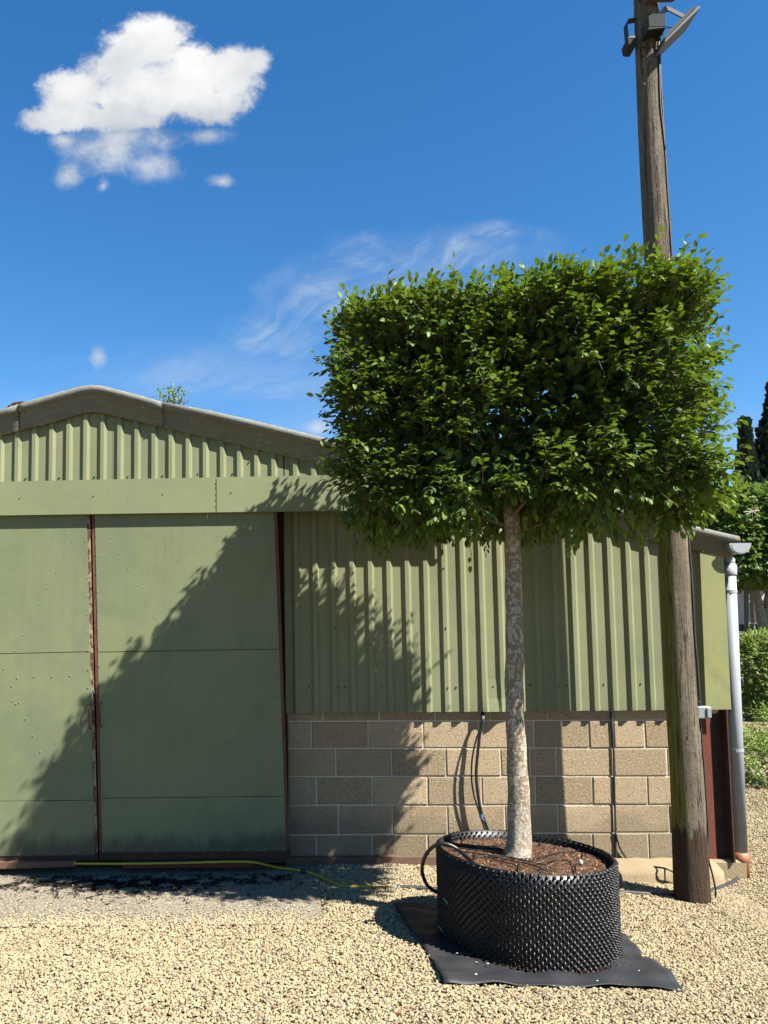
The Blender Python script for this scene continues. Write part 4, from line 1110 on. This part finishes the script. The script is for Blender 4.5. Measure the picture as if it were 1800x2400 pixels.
# sparse inner leaves
n_in = 11000
qi = rng.uniform(-1, 1, (n_in, 3)); qi = qi / np.maximum(np.max(np.abs(qi), 1, keepdims=True), .2) * rng.uniform(.35, .80, (n_in, 1))
qi = np.stack([qi[:, 0] * math.cos(CRZ) - qi[:, 1] * HH[1] / HH[0] * math.sin(CRZ), qi[:, 1] * math.cos(CRZ) + qi[:, 0] * HH[0] / HH[1] * math.sin(CRZ), qi[:, 2]], -1)
li = CC + qi * HH
lp = np.concatenate([lp, li]); lD = np.concatenate([lD, norm(qi) + rng.normal(0, .5, (n_in, 3))]); lN = np.concatenate([lN, np.array([0, 0, 1.]) + rng.normal(0, .6, (n_in, 3))])
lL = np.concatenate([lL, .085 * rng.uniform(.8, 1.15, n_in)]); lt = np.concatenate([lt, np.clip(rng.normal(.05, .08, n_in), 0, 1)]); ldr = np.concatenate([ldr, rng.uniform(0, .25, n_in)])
# the 300 leaves that stand proudest towards the camera become single parts
cp = np.array(CAM); vd = norm(lp - cp)
score = -np.linalg.norm(lp - cp, axis=1) + .25 * np.abs(np.sum(norm(lN) * vd, -1)) + rng.random(len(lp)) * .12 + 6 * (lL - .07)
score -= 10 * ((lp[:, 1] > CC[1] - HH[1] * .55) & (lp[:, 0] < CC[0] + .95 * HH[0]))
pick = np.zeros(len(lp), bool)
cell = {}
order = np.argsort(-score); cnt = 0
for i in order:
    key = (int((lp[i, 0]) / .12), int(lp[i, 2] / .12)); c_ = cell.get(key, 0)
    if c_ < 2 and lL[i] > .050: cell[key] = c_ + 1; pick[i] = True; cnt += 1
    if cnt >= 298: break
bulk = ~pick
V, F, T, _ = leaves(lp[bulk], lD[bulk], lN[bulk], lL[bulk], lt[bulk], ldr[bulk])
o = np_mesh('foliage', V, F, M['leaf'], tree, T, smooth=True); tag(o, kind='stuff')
leaf_meshes = []
for k in range(8):
    tv = np.full(8, [.08, .2, .3, .42, .55, .25, .7, .15][k]); vv = LEAF_V.copy(); vv[:, 2] -= [.0, .1, .2, .28, .05, .15, .1, .22][k] * vv[:, 0] ** 2; vv += rng.normal(0, .015, vv.shape) * (vv[:, :1] > 0)
    me = bpy.data.meshes.new('leaf'); me.from_pydata([tuple(q) for q in vv], [], [tuple(int(i) for i in f_) for f_ in LEAF_F]); me.materials.append(M['leaf'])
    a = me.attributes.new('tint', 'FLOAT', 'POINT'); a.data.foreach_set('value', tv.astype(np.float32)); me.polygons.foreach_set('use_smooth', [True] * 8); leaf_meshes.append(me)
troot = Vector(tree.location)
tb = np.array([.08, .2, .3, .42, .55, .25, .7, .15])
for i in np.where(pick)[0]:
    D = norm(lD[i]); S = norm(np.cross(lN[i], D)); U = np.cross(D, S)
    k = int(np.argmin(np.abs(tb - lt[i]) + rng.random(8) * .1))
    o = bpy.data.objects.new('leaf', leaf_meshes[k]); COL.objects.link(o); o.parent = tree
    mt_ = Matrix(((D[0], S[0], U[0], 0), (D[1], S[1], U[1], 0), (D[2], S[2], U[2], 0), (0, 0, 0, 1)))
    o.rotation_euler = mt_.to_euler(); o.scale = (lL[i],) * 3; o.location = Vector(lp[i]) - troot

# pot: studded black wall on a slight tilt with the ground
PCX, PCY, PR, PH = .68, -1.615, .522, .545
TILT = .058
def potp(a, r_, h): x_ = r_ * math.cos(a); return Vector((PCX + x_, PCY + r_ * math.sin(a), h - TILT * x_ - .004))
pot = thing('studded_tree_pot', 'wide black studded plastic tree pot holding the hornbeam', 'plant pot', (PCX, PCY, 0))
mb = MB(); nS = 84; hs = [0, .12, .3, .45, PH]
V = []; F = []
for r_ in (PR, PR - .012):
    for h in hs:
        for k in range(nS): V.append(potp(2 * math.pi * k / nS, r_ + .006 * math.sin(3 * 2 * math.pi * k / nS + 1) - (.006 if h == 0 else 0), h))
nh = len(hs)
for s_ in range(2):
    for j in range(nh - 1):
        for k in range(nS):
            k2 = (k + 1) % nS; o_ = s_ * nh * nS; F.append((o_ + j * nS + k, o_ + j * nS + k2, o_ + (j + 1) * nS + k2, o_ + (j + 1) * nS + k))
for k in range(nS):
    k2 = (k + 1) % nS; F.append(((nh - 1) * nS + k, (nh - 1) * nS + k2, nh * nS + (nh - 1) * nS + k2, nh * nS + (nh - 1) * nS + k))
mb.add(V, F); mb.build('pot_wall', M['pot'], pot, smooth=True)
# studs
prof = [(.0130, 0), (.0072, .006), (.0056, .0140), (.0040, .0172), (.0, .0184)]
V, F = [], []
nC = 80; rows_ = 13; pitch_h = PH / rows_
def stud(c, nrm_, s_=1.0, seg=7):
    global V, F
    nrm_ = nrm_.normalized(); a = nrm_.cross(Vector((0, 0, 1))).normalized(); b_ = nrm_.cross(a); o_ = len(V)
    for r_, h in prof[:-1]:
        for k in range(seg):
            an_ = 2 * math.pi * k / seg; V.append(tuple(c + (a * math.cos(an_) + b_ * math.sin(an_)) * r_ * s_ + nrm_ * h * s_))
    V.append(tuple(c + nrm_ * prof[-1][1] * s_))
    for j in range(len(prof) - 2):
        for k in range(seg): k2 = (k + 1) % seg; F.append((o_ + j * seg + k, o_ + j * seg + k2, o_ + (j + 1) * seg + k2)); F.append((o_ + j * seg + k, o_ + (j + 1) * seg + k2, o_ + (j + 1) * seg + k))
    j = len(prof) - 2
    for k in range(seg): F.append((o_ + j * seg + k, o_ + j * seg + (k + 1) % seg, o_ + (j + 1) * seg))
for j in range(rows_ * 2):
    for i in range(nC):
        a = 2 * math.pi * (i + (j % 2) * .5) / nC + .004 * math.sin(j); h = pitch_h * (j + .55) / 2 + .003 * math.sin(a * 9)
        stud(potp(a, PR - .001 + .006 * math.sin(3 * a + 1), h), Vector((math.cos(a), math.sin(a), -.12 + random.uniform(-.12, .12))) + Vector((-math.sin(a), math.cos(a), 0)) * random.uniform(-.12, .12), random.uniform(.92, 1.06))
for j in (rows_ * 2 - 1, rows_ * 2 - 2, rows_ * 2 - 3):
    for i in range(nC):
        a = 2 * math.pi * (i + (j % 2) * .5) / nC + .02; h = pitch_h * (j + .4) / 2
        stud(potp(a, PR - .010, h), Vector((-math.cos(a), -math.sin(a), .1)), .75)
o = np_mesh('stud', np.array(V), np.array(F), M['pot'], pot, smooth=True); tag(o, kind='stuff')
# soil
V, F = [], []; rings = 22; seg = 72; zs = .492
V.append(tuple(potp(0, 0, zs + .02)))
for j in range(1, rings + 1):
    r_ = (PR - .014) * j / rings
    for k in range(seg):
        a = 2 * math.pi * k / seg; q = potp(a, r_, zs + .02 * (1 - (r_ / PR) ** 2)); nzv = .006 * math.sin(q.x * 31 + q.y * 17) * math.cos(q.y * 41) + random.uniform(-.005, .005); V.append((q.x, q.y, q.z + nzv))
for k in range(seg): F.append((0, 1 + k, 1 + (k + 1) % seg))
for j in range(rings - 1):
    for k in range(seg): k2 = (k + 1) % seg; a = 1 + j * seg; F.append((a + k, a + seg + k, a + seg + k2, a + k2))
mb = MB(); mb.add(V, F); o = mb.build('potting_soil', M['soil'], pot, smooth=False)
# bark chips on the soil
n_ = 2600; rr = (PR - .03) * np.sqrt(rng.random(n_)); aa = rng.uniform(0, 6.283, n_); cx_ = PCX + rr * np.cos(aa); cy_ = PCY + rr * np.sin(aa)
cz_ = zs + .02 * (1 - (rr / PR) ** 2) - TILT * (cx_ - PCX) - .004
cen = np.stack([cx_, cy_, cz_ + .002], -1); A = norm(rng.normal(0, 1, (n_, 3)) * np.array([1, 1, .45])); B_ = norm(np.cross(A, rng.normal(0, 1, (n_, 3)) * .5 + np.array([0, 0, 1.])))
La = rng.uniform(.003, .011, (n_, 1)); Lb = rng.uniform(.002, .005, (n_, 1))
V = np.stack([cen - A * La, cen + B_ * Lb, cen + A * La, cen - B_ * Lb], 1).reshape(-1, 3)
mc, t, b = material('bark_chips', .9, .15); b_r = t.ramp(t.noise(geopos(t), 90, 2), [(.35, (.05, .028, .018)), (.5, (.16, .085, .05)), (.62, (.30, .17, .09)), (.72, (.50, .37, .22))]); t.l.new(b_r, b.inputs['Base Color'])
o = np_mesh('bark_chips', V, np.arange(n_ * 4).reshape(-1, 4), mc, pot); tag(o, kind='stuff')

# irrigation on the soil
def soil_pt(u, v, up=.0):
    q = atZ(u, v, .50)
    for _ in range(4):
        rr_ = math.hypot(q.x - PCX, q.y - PCY); q = atZ(u, v, zs + .02 * (1 - (rr_ / PR) ** 2) - TILT * (q.x - PCX) + .006 + up)
    return q
drips = [[(1030, 1981), (1090, 1990), (1140, 1994), (1190, 2000)], [(1036, 1976), (1090, 1982), (1140, 1986), (1190, 1992)], [(1042, 1973), (1110, 1981), (1170, 1984)],
         [(1109, 2022), (1112, 2010), (1150, 2007), (1200, 2018), (1250, 2028), (1285, 2044)], [(1200, 2012), (1260, 2010), (1310, 1998), (1352, 1994), (1360, 1988)],
         [(1195, 2008), (1260, 2022), (1320, 2014), (1345, 2030), (1348, 2045)], [(1213, 2048), (1212, 2030), (1180, 2020), (1130, 2005)], [(1230, 2050), (1262, 2048), (1270, 2040), (1250, 2036)],
         [(1267, 1972), (1266, 1980)], [(1060, 1992), (1130, 2002), (1200, 2010), (1290, 2030)]]
dl = thing('drip_line', 'thin black drip lines looped over the soil around the trunk', 'drip line', (PCX, PCY, .5))
for d_ in drips[:]:
    mb = MB(); mb.tube([soil_pt(u, v, .002 + .003 * (i % 2)) for i, (u, v) in enumerate(d_)], .0035, 6, smoothpath=4); mb.build('drip_tube', M['black'], dl, smooth=True)
for (u, v) in [(1109, 2020), (1213, 2047), (1348, 2046), (1267, 1974), (1335, 1984), (1364, 2018), (1081, 1976)]:
    q = soil_pt(u, v); mb = MB(); mb.tube([q, q + Vector((.002, 0, .045)), q + Vector((.012, 0, .052))], .004, 6); mb.build('dripper_stake', M['black'], dl)
q = soil_pt(1361, 2024); mb = MB(); bmv = []
mb.tube([q + Vector((0, 0, -.005)), q + Vector((0, 0, .006)), q + Vector((0, 0, .018)), q + Vector((0, 0, .024))], [.011, .014, .011, .003], 10); o = mb.build('white_knob', M['white'], smooth=True); tag(o, 'small round white knob lying on the soil in the pot', 'knob')  # small round white knob, its real nature unknown
# black supply hose looping over the rim
lp_ = [soil_pt(1118, 2030, .006), soil_pt(1098, 2012, .02), soil_pt(1075, 1992, .05), atY(1050, 1979, -1.72), atY(1025, 1979, -1.70), atY(1000, 2000, -1.62), atY(989, 2035, -1.56), atY(996, 2065, -1.50), atY(1010, 2083, -1.45), atY(1030, 2092, -1.36), atY(1060, 2085, -1.0)]
mb = MB(); mb.tube(lp_, .0115, 10, smoothpath=5); o = mb.build('supply_hose', M['black'], smooth=True); tag(o, 'black hose looping over the left rim of the pot', 'hose')
mb = MB(); q = soil_pt(1128, 2033, .006); mb.tube([q + Vector((-.02, .004, .004)), q + Vector((.012, -.004, 0))], .014, 8); mb.build('hose_clip', M['grey_pvc'], o)
for (u, v) in [(1045, 2110), (1033, 2180)]:
    a = atY(u, v, -1.9); q = Vector((PCX + (a.x - PCX), a.y, a.z))
# small green ties on the pot side
tie = MB()
for (u, v) in [(1045, 2111), (1033, 2176)]:
    d = ray(u, v); best = None
    t_ = 3.0
    while t_ < 8:
        q = CAM + d * t_
        if math.hypot(q.x - PCX, q.y - PCY) < PR + .022: break
        t_ += .005
    tie.tube([q + Vector((-.014, 0, .014)), q + Vector((.0, -.006, .0)), q + Vector((.008, -.004, -.018))], .004, 6)
tie.build('plastic_tie', M['tag'], pot)

# membrane sheet under the pot
V, F = [], []; nu = 40; nv_ = 34
c = [Vector((q[0], q[1], 0)) for q in MEMQ]          # top-left, bottom-left, bottom-right, top-right
for j in range(nv_ + 1):
    for i in range(nu + 1):
        s_, t_ = i / nu, j / nv_
        q = (c[0] * (1 - s_) + c[3] * s_) * (1 - t_) + (c[1] * (1 - s_) + c[2] * s_) * t_
        q += Vector((.008 * math.sin(t_ * 9 + 2) * (1 if s_ in (0, 1) else 0), .007 * math.sin(s_ * 11) * (1 if t_ in (0, 1) else 0), 0))
        edge_ = min(s_, 1 - s_, t_, 1 - t_)
        wz = .008 * math.sin(q.x * 9 + q.y * 14) + .006 * math.sin(q.x * 23 - q.y * 11) + .004 * abs(math.sin(q.x * 17 + q.y * 7 + math.sin(q.x * 9))) + .006 * math.sin(q.x * 5 - q.y * 31) + (.012 * max(0, 1 - edge_ / .04) * (.5 + .5 * math.sin(s_ * 14 + t_ * 9)))
        V.append((q.x, q.y, gz(q.x, q.y) + .016 + wz))
W = nu + 1; n0 = len(V); V += [(a, b_, z - .0025) for a, b_, z in V]
for j in range(nv_):
    for i in range(nu):
        a = j * W + i; F.append((a, a + 1, a + W + 1, a + W)); F.append((n0 + a, n0 + a + W, n0 + a + W + 1, n0 + a + 1))
for i in range(nu): F.append((i, n0 + i, n0 + i + 1, i + 1)); a = nv_ * W + i; F.append((a, a + 1, n0 + a + 1, n0 + a))
for j in range(nv_): a = j * W; F.append((a, a + W, n0 + a + W, n0 + a)); a += nu; F.append((a, n0 + a, n0 + a + W, a + W))
mb = MB(); mb.add(V, F); o = mb.build('weed_membrane', M['membrane'], smooth=True); tag(o, 'dark grey square of weed membrane under the pot', 'ground sheet')
# stray pale stones and soil crumbs on the membrane
mb = MB()
for (u, v) in [(1117, 2274), (1144, 2276), (1116, 2303), (1400, 2300), (1497, 2268), (1072, 2255)]:
    q = atZ(u, v, gz(1, -2) + .03); r_ = random.uniform(.005, .010); q.z = gz(q.x, q.y) + .026
    mb.add([q + Vector((-r_, 0, 0)), q + Vector((0, -r_ * .6, 0)), q + Vector((r_, .001, 0)), q + Vector((0, r_ * .6, 0)), q + Vector((0, 0, r_ * .7))], [(0, 1, 4), (1, 2, 4), (2, 3, 4), (3, 0, 4), (3, 2, 1, 0)])
o = mb.build('stray_stones', M['white']); tag(o, 'few white stone chips lying on the dark membrane', 'stones', kind='stuff')
n_ = 900; aa = rng.uniform(-2.9, -.3, n_); rr = PR + rng.gamma(1.2, .014, n_); cx_ = PCX + rr * np.cos(aa); cy_ = PCY + rr * np.sin(aa); cen = np.stack([cx_, cy_, ground_z(cx_, cy_) + .026], -1)
V = (cen[:, None] + rng.normal(0, .0035, (n_, 3, 3))).reshape(-1, 3); o = np_mesh('soil_crumbs', V, np.arange(n_ * 3).reshape(-1, 3), M['soil']); tag(o, 'spilled soil crumbs around the foot of the pot', 'soil', kind='stuff')

# hoses on the ground
def gpt(u, v, h=.012, z=None):
    q = atZ(u, v, .045 if z is None else z)
    for _ in range(5): q = atZ(u, v, (gz(q.x, q.y) if z is None else z) + h)
    return q
yp = [atY(172, 2024, -.275), atY(230, 2024.5, -.28), atY(290, 2024.5, -.285), atY(400, 2023, -.285), atY(500, 2020.5, -.285), atY(560, 2019.5, -.285), atY(600, 2022, -.29), gpt(650, 2033, .012, .048), gpt(710, 2041, .012, .048), gpt(745, 2052, .012, .046), gpt(790, 2073), gpt(840, 2078), gpt(890, 2079), gpt(922, 2078.5)]
mb = MB(); mb.tube(yp, .0092, 10, smoothpath=5); o = mb.build('garden_hose', M['yellow'], smooth=True); tag(o, 'yellow hose lying along the foot of the green doors', 'hose')
q = gpt(712, 2042, .012, .048); mb = MB(); mb.tube([q + Vector((-.022, .004, 0)), q + Vector((.0, 0, .004)), q + Vector((.022, -.006, 0))], [.015, .019, .015], 7); mb.build('tape_joint', M['black_matt'], o)
q0, q1 = gpt(918, 2078.5), gpt(938, 2079.5); mb = MB(); mb.tube([q0, q1], .0135, 8); mb.build('hose_clamp', M['grey_pvc'], o)
mb = MB(); mb.tube([gpt(930, 2079), gpt(980, 2081), gpt(1040, 2085), gpt(1200, 2096), gpt(1400, 2089), gpt(1450, 2090), gpt(1520, 2095), gpt(1580, 2097), gpt(1640, 2094), gpt(1690, 2079), gpt(1722, 2064), gpt(1740, 2045), gpt(1746, 2025), gpt(1738, 2008), gpt(1722, 1998), gpt(1712, 1996)], .0155, 10, smoothpath=5)
o = mb.build('water_pipe', M['grey_hose'], smooth=True); tag(o, 'dark grey water pipe running behind the pot and curling round the pole', 'pipe')
q = gpt(1741, 2032); mb = MB(); mb.tube([q + Vector((-.01, .03, 0)), q + Vector((.0, 0, 0)), q + Vector((.003, -.03, 0))], .0155, 8); mb.build('pipe_joint', M['grey_pvc'], o)
# cables down the block wall
def wallp(lst, Y): return [atY(u, v, Y) for u, v in lst]
hc = MB(); hc.tube(wallp([(1131, 1668)], -.03) + wallp([(1130, 1690), (1124, 1725), (1119, 1770), (1116, 1815), (1120, 1860), (1127, 1900), (1136, 1925), (1146, 1955), (1152, 1985)], -.075), .0125, 9, smoothpath=4)
hc.tube(wallp([(1133, 1668)], -.03) + wallp([(1133, 1690), (1119, 1725), (1108, 1770), (1105, 1815), (1110, 1860), (1122, 1900), (1130, 1925), (1139, 1955), (1142, 1985)], -.085), .0075, 7, smoothpath=4)
o = hc.build('hanging_hose', M['black'], smooth=True); tag(o, 'black hose hanging down the block wall behind the pot, tied with blue cord', 'hose')
q = atY(1128, 1915, -.09); mb = MB()
for k in range(3): mb.tube([q + Vector((-.014, .008, -.01 + .012 * k)), q + Vector((0, -.016, -.006 + .012 * k)), q + Vector((.016, .006, -.012 + .014 * k))], .004, 6)
mb.tube([q, q + Vector((-.03, -.01, -.01))], .003, 5); mb.tube([q, q + Vector((.022, -.012, -.03))], .003, 5); mb.build('blue_tie', M['blue_tie'], o)
wc = MB(); wc.tube(wallp([(1432, 1668), (1434, 1700), (1438, 1760), (1440, 1850), (1442, 1930), (1443, 1990), (1444, 2040)], -.012), .0085, 7, smoothpath=3)
o = wc.build('wall_cable', M['black_matt'], smooth=True); tag(o, 'black cable running straight down the block wall between pot and pole', 'cable')
wc = MB(); wc.tube(wallp([(1443, 1950), (1452, 1985), (1470, 2012), (1495, 2025)], -.02) + wallp([(1530, 2031)], -.14) + wallp([(1560, 2036), (1585, 2048), (1600, 2060)], -.26), .0075, 7, smoothpath=4)
wc.tube([atY(1558, 2037, -.25), atY(1559, 2075, -.25)], .006, 6)
o = wc.build('wall_cable', M['black_matt'], smooth=True); tag(o, 'thin black cable curving from the wall over the footing to the pole', 'cable')

# ------------------------------------------------------------------ background on the right
def leafy(name, label, cat, C_, H_, n_sh, L0, mat, p_=3.0, group=None, trunks=(), stem=None, per=6, holes=-.5, inner=0, ups=.3):
    t_ = thing(name, label, cat, (C_[0], C_[1], gz(C_[0], C_[1])), group)
    a, b_, c_, d_, e, f_ = foliage(np.array(C_), np.array(H_), n_sh, L0, p_, ups=ups, per=per, holes=holes, depth=(.0, min(H_) * .35))
    if inner:
        qi = norm(rng.normal(0, 1, (inner, 3))) * rng.uniform(.3, .9, (inner, 1)); li = np.array(C_) + qi * np.array(H_)
        a = np.concatenate([a, li]); b_ = np.concatenate([b_, qi + rng.normal(0, .5, qi.shape)]); c_ = np.concatenate([c_, rng.normal(0, .7, qi.shape) + [0, 0, 1]]); d_ = np.concatenate([d_, np.full(inner, L0 * 1.3)]); e = np.concatenate([e, np.full(inner, .05)]); f_ = np.concatenate([f_, np.full(inner, .1)])
    V, F, T, _ = leaves(a, b_, c_, d_, e, f_); o = np_mesh('foliage', V, F, M[mat], t_, T); tag(o, kind='stuff')
    for pth, r_ in trunks:
        mb = MB(); mb.tube(pth, r_, 10, smoothpath=3); mb.build('trunk', M['twig'] if cat != 'tree' else M['bark'], t_, smooth=True)
    return t_
# row of pleached trees beyond the shed
yb = 13.0
c1 = atY(1795, 1257, yb)
base = atY(1790, 1700, yb)
leafy('clipped_tree', 'box clipped tree behind the gutter, at the right edge of the picture', 'tree', (c1.x + .3, yb, c1.z), (1.9, 1.1, 1.12), 5200, .125, 'leaf_far', 6.0, 'clipped trees beyond the shed', [([atY(1800, 1780, yb), atY(1797, 1560, yb), atY(1783, 1440, yb), atY(1768, 1380, yb)], [.13, .12, .11, .08]), ([atY(1795, 1480, yb), atY(1800, 1400, yb), atY(1810, 1330, yb)], [.08, .08, .06])], inner=3000)
c2_ = atY(1640, 1270, 14.6)
leafy('clipped_tree', 'box clipped tree half hidden behind the shed corner and gutter', 'tree', (c2_.x - .1, 14.6, c2_.z), (1.8, 1.0, 1.25), 3200, .13, 'leaf_far', 6.0, 'clipped trees beyond the shed', [([atY(1650, 1670, 14.6), atY(1650, 1350, 14.6)], .10)], inner=1800)
st = MB(); st.tube([atY(1748, 1670, 12.6), atY(1750, 1480, 12.6), atY(1748, 1300, 12.6)], .055, 8)
o = st.build('support_stake', M['twig'], smooth=True); tag(o, 'dark upright stake under the far clipped trees', 'stake')
cn = thing('bamboo_cross', 'pale canes tied in a cross on the far clipped tree', 'canes', atY(1762, 1199, yb - 1.25))
for (a, b_) in [((1743, 1200), (1780, 1197)), ((1752, 1191), (1780, 1210)), ((1763, 1183), (1763, 1222)), ((1748, 1206), (1778, 1193))]:
    mb = MB(); mb.tube([atY(*a, yb - 1.25), atY(*b_, yb - 1.26)], .010, 6); mb.build('cane', M['cane'] if a != (1763, 1183) else M['twig'], cn)
# shrubs
q = atZ(1765, 1700, .0)
leafy('leafy_shrub', 'sunlit bushy shrub behind the downpipe, the taller one', 'shrub', (10.05, 11.6, .92), (1.05, .8, .92), 3000, .085, 'shrub', 2.6, 'shrubs beyond the downpipe', inner=900)
leafy('leafy_shrub', 'low loose shrub on the gravel right beside the downpipe', 'shrub', (5.38, 4.0, .17), (.40, .36, .36), 520, .05, 'shrub', 2.4, 'shrubs beyond the downpipe', inner=160)
leafy('leafy_shrub', 'small shrub in shade between the two sunlit shrubs', 'shrub', (7.05, 6.4, .25), (.45, .4, .42), 500, .055, 'shrub', 2.4, 'shrubs beyond the downpipe', inner=160)
# conifers
def conifer(px_, v_top, v_bot, wpx, Y, label):
    t0 = atY(px_, v_top, Y); b0 = atY(px_, v_bot, Y); H_ = t0.z - b0.z; wr = wpx / FPX * (Y - CAM.y)
    t_ = thing('conifer', label, 'tree', (t0.x, Y, b0.z), 'dark conifers beyond the hedge trees')
    n_ = 9000; h = rng.random(n_) ** .85; a = rng.uniform(0, 6.283, n_); lob = 1 + .16 * np.sin(a * 3 + h * 9) + .16 * np.sin(a * 5 - h * 31) + .12 * np.sin(h * 61 + a * 2)
    r_ = wr * 1.15 * (1 - h) ** 1.3 * lob * rng.uniform(.55, 1.05, n_) + .02
    Pp = np.stack([t0.x + r_ * np.cos(a), Y + r_ * np.sin(a), b0.z + H_ * h], -1)
    D = np.stack([np.cos(a) * .6, np.sin(a) * .6, np.full(n_, 1.3)], -1) + rng.normal(0, .3, (n_, 3)); NN = np.stack([np.cos(a), np.sin(a), np.full(n_, .4)], -1) + rng.normal(0, .4, (n_, 3))
    V, F, T, _ = leaves(Pp, D, NN, rng.uniform(.25, .60, n_) * (1 - .3 * h), np.clip(rng.normal(.3, .25, n_), 0, 1)); o = np_mesh('foliage', V, F, M['conifer'], t_, T); tag(o, kind='stuff')
    mb = MB(); mb.tube([(t0.x, Y, b0.z - 2.5), (t0.x, Y, b0.z + H_ * .7)], [.22, .05], 8); mb.build('trunk', M['twig'], t_)
conifer(1745, 990, 1330, 46, 30, 'narrow dark conifer, the shorter one on the left of the pair')
conifer(1810, 905, 1330, 112, 32, 'tall broad dark conifer at the right edge of the picture')
# far white building behind the trees
Yf = 33
a = atY(1560, 1370, Yf); b_ = atY(1990, 1490, Yf)
fb = thing('white_outbuilding', 'far low white building glimpsed between the tree trunks', 'building', (a.x, Yf, b_.z))
mb = MB(); mb.box((a.x, Yf, b_.z + .62), (b_.x, Yf + 6, a.z + 1.0)); mb.build('wall', M['far_wall'], fb)
mb = MB(); mb.box((a.x, Yf + .05, b_.z - .2), (b_.x, Yf + 6, b_.z + .618)); mb.build('plinth', M['far_dark'], fb)
mb = MB(); mb.slab([(a.x - .3, a.z + 1.0), (b_.x + .3, a.z + 1.0), (b_.x, a.z + 1.6), (a.x, a.z + 1.6)], Yf - .2, Yf + 6.2); mb.build('roof', M['roof'], fb)
# treetop peeping over the roof
q = atY(402, 930, 9.0)
tt = thing('young_treetop', 'light green treetop peeping over the shed roof', 'tree', (q.x, 14.5, 0))
q = atY(402, 936, 14.5)
n_ = 260; sh = rng.integers(0, 9, n_); sx_ = np.linspace(-.30, .34, 9)[sh]; hh = rng.random(n_)
Pp = np.stack([q.x + sx_ * (.6 + .6 * hh) + rng.normal(0, .05, n_), np.full(n_, 14.5) + rng.normal(0, .2, n_), q.z - .4 + (.78 - .6 * np.abs(sx_ - .1)) * hh], -1)
V, F, T, _ = leaves(Pp, rng.normal(0, 1, (n_, 3)), rng.normal(0, .6, (n_, 3)) + [0, -.4, .8], rng.uniform(.07, .12, n_), rng.uniform(.4, 1, n_)); o = np_mesh('foliage', V, F, M['leaf_far'], tt, T); tag(o, kind='stuff')
for k in range(9):
    s0 = np.linspace(-.30, .34, 9)[k]; mb = MB(); mb.tube([(q.x, 14.5, q.z - 2.4), (q.x + s0 * .5, 14.5, q.z - .7), (q.x + s0 * 1.1, 14.5, q.z + .25 - .5 * abs(s0))], [.04, .02, .006], 5); mb.build('branch', M['twig'], tt)
mb = MB(); mb.tube([(q.x, 14.5, -.2), (q.x, 14.5, q.z - 2.35)], [.11, .05], 8); mb.build('trunk', M['twig'], tt)
print('leaves', len(lp), 'stones', len(gravel.data.vertices), 'objects', len(bpy.data.objects))
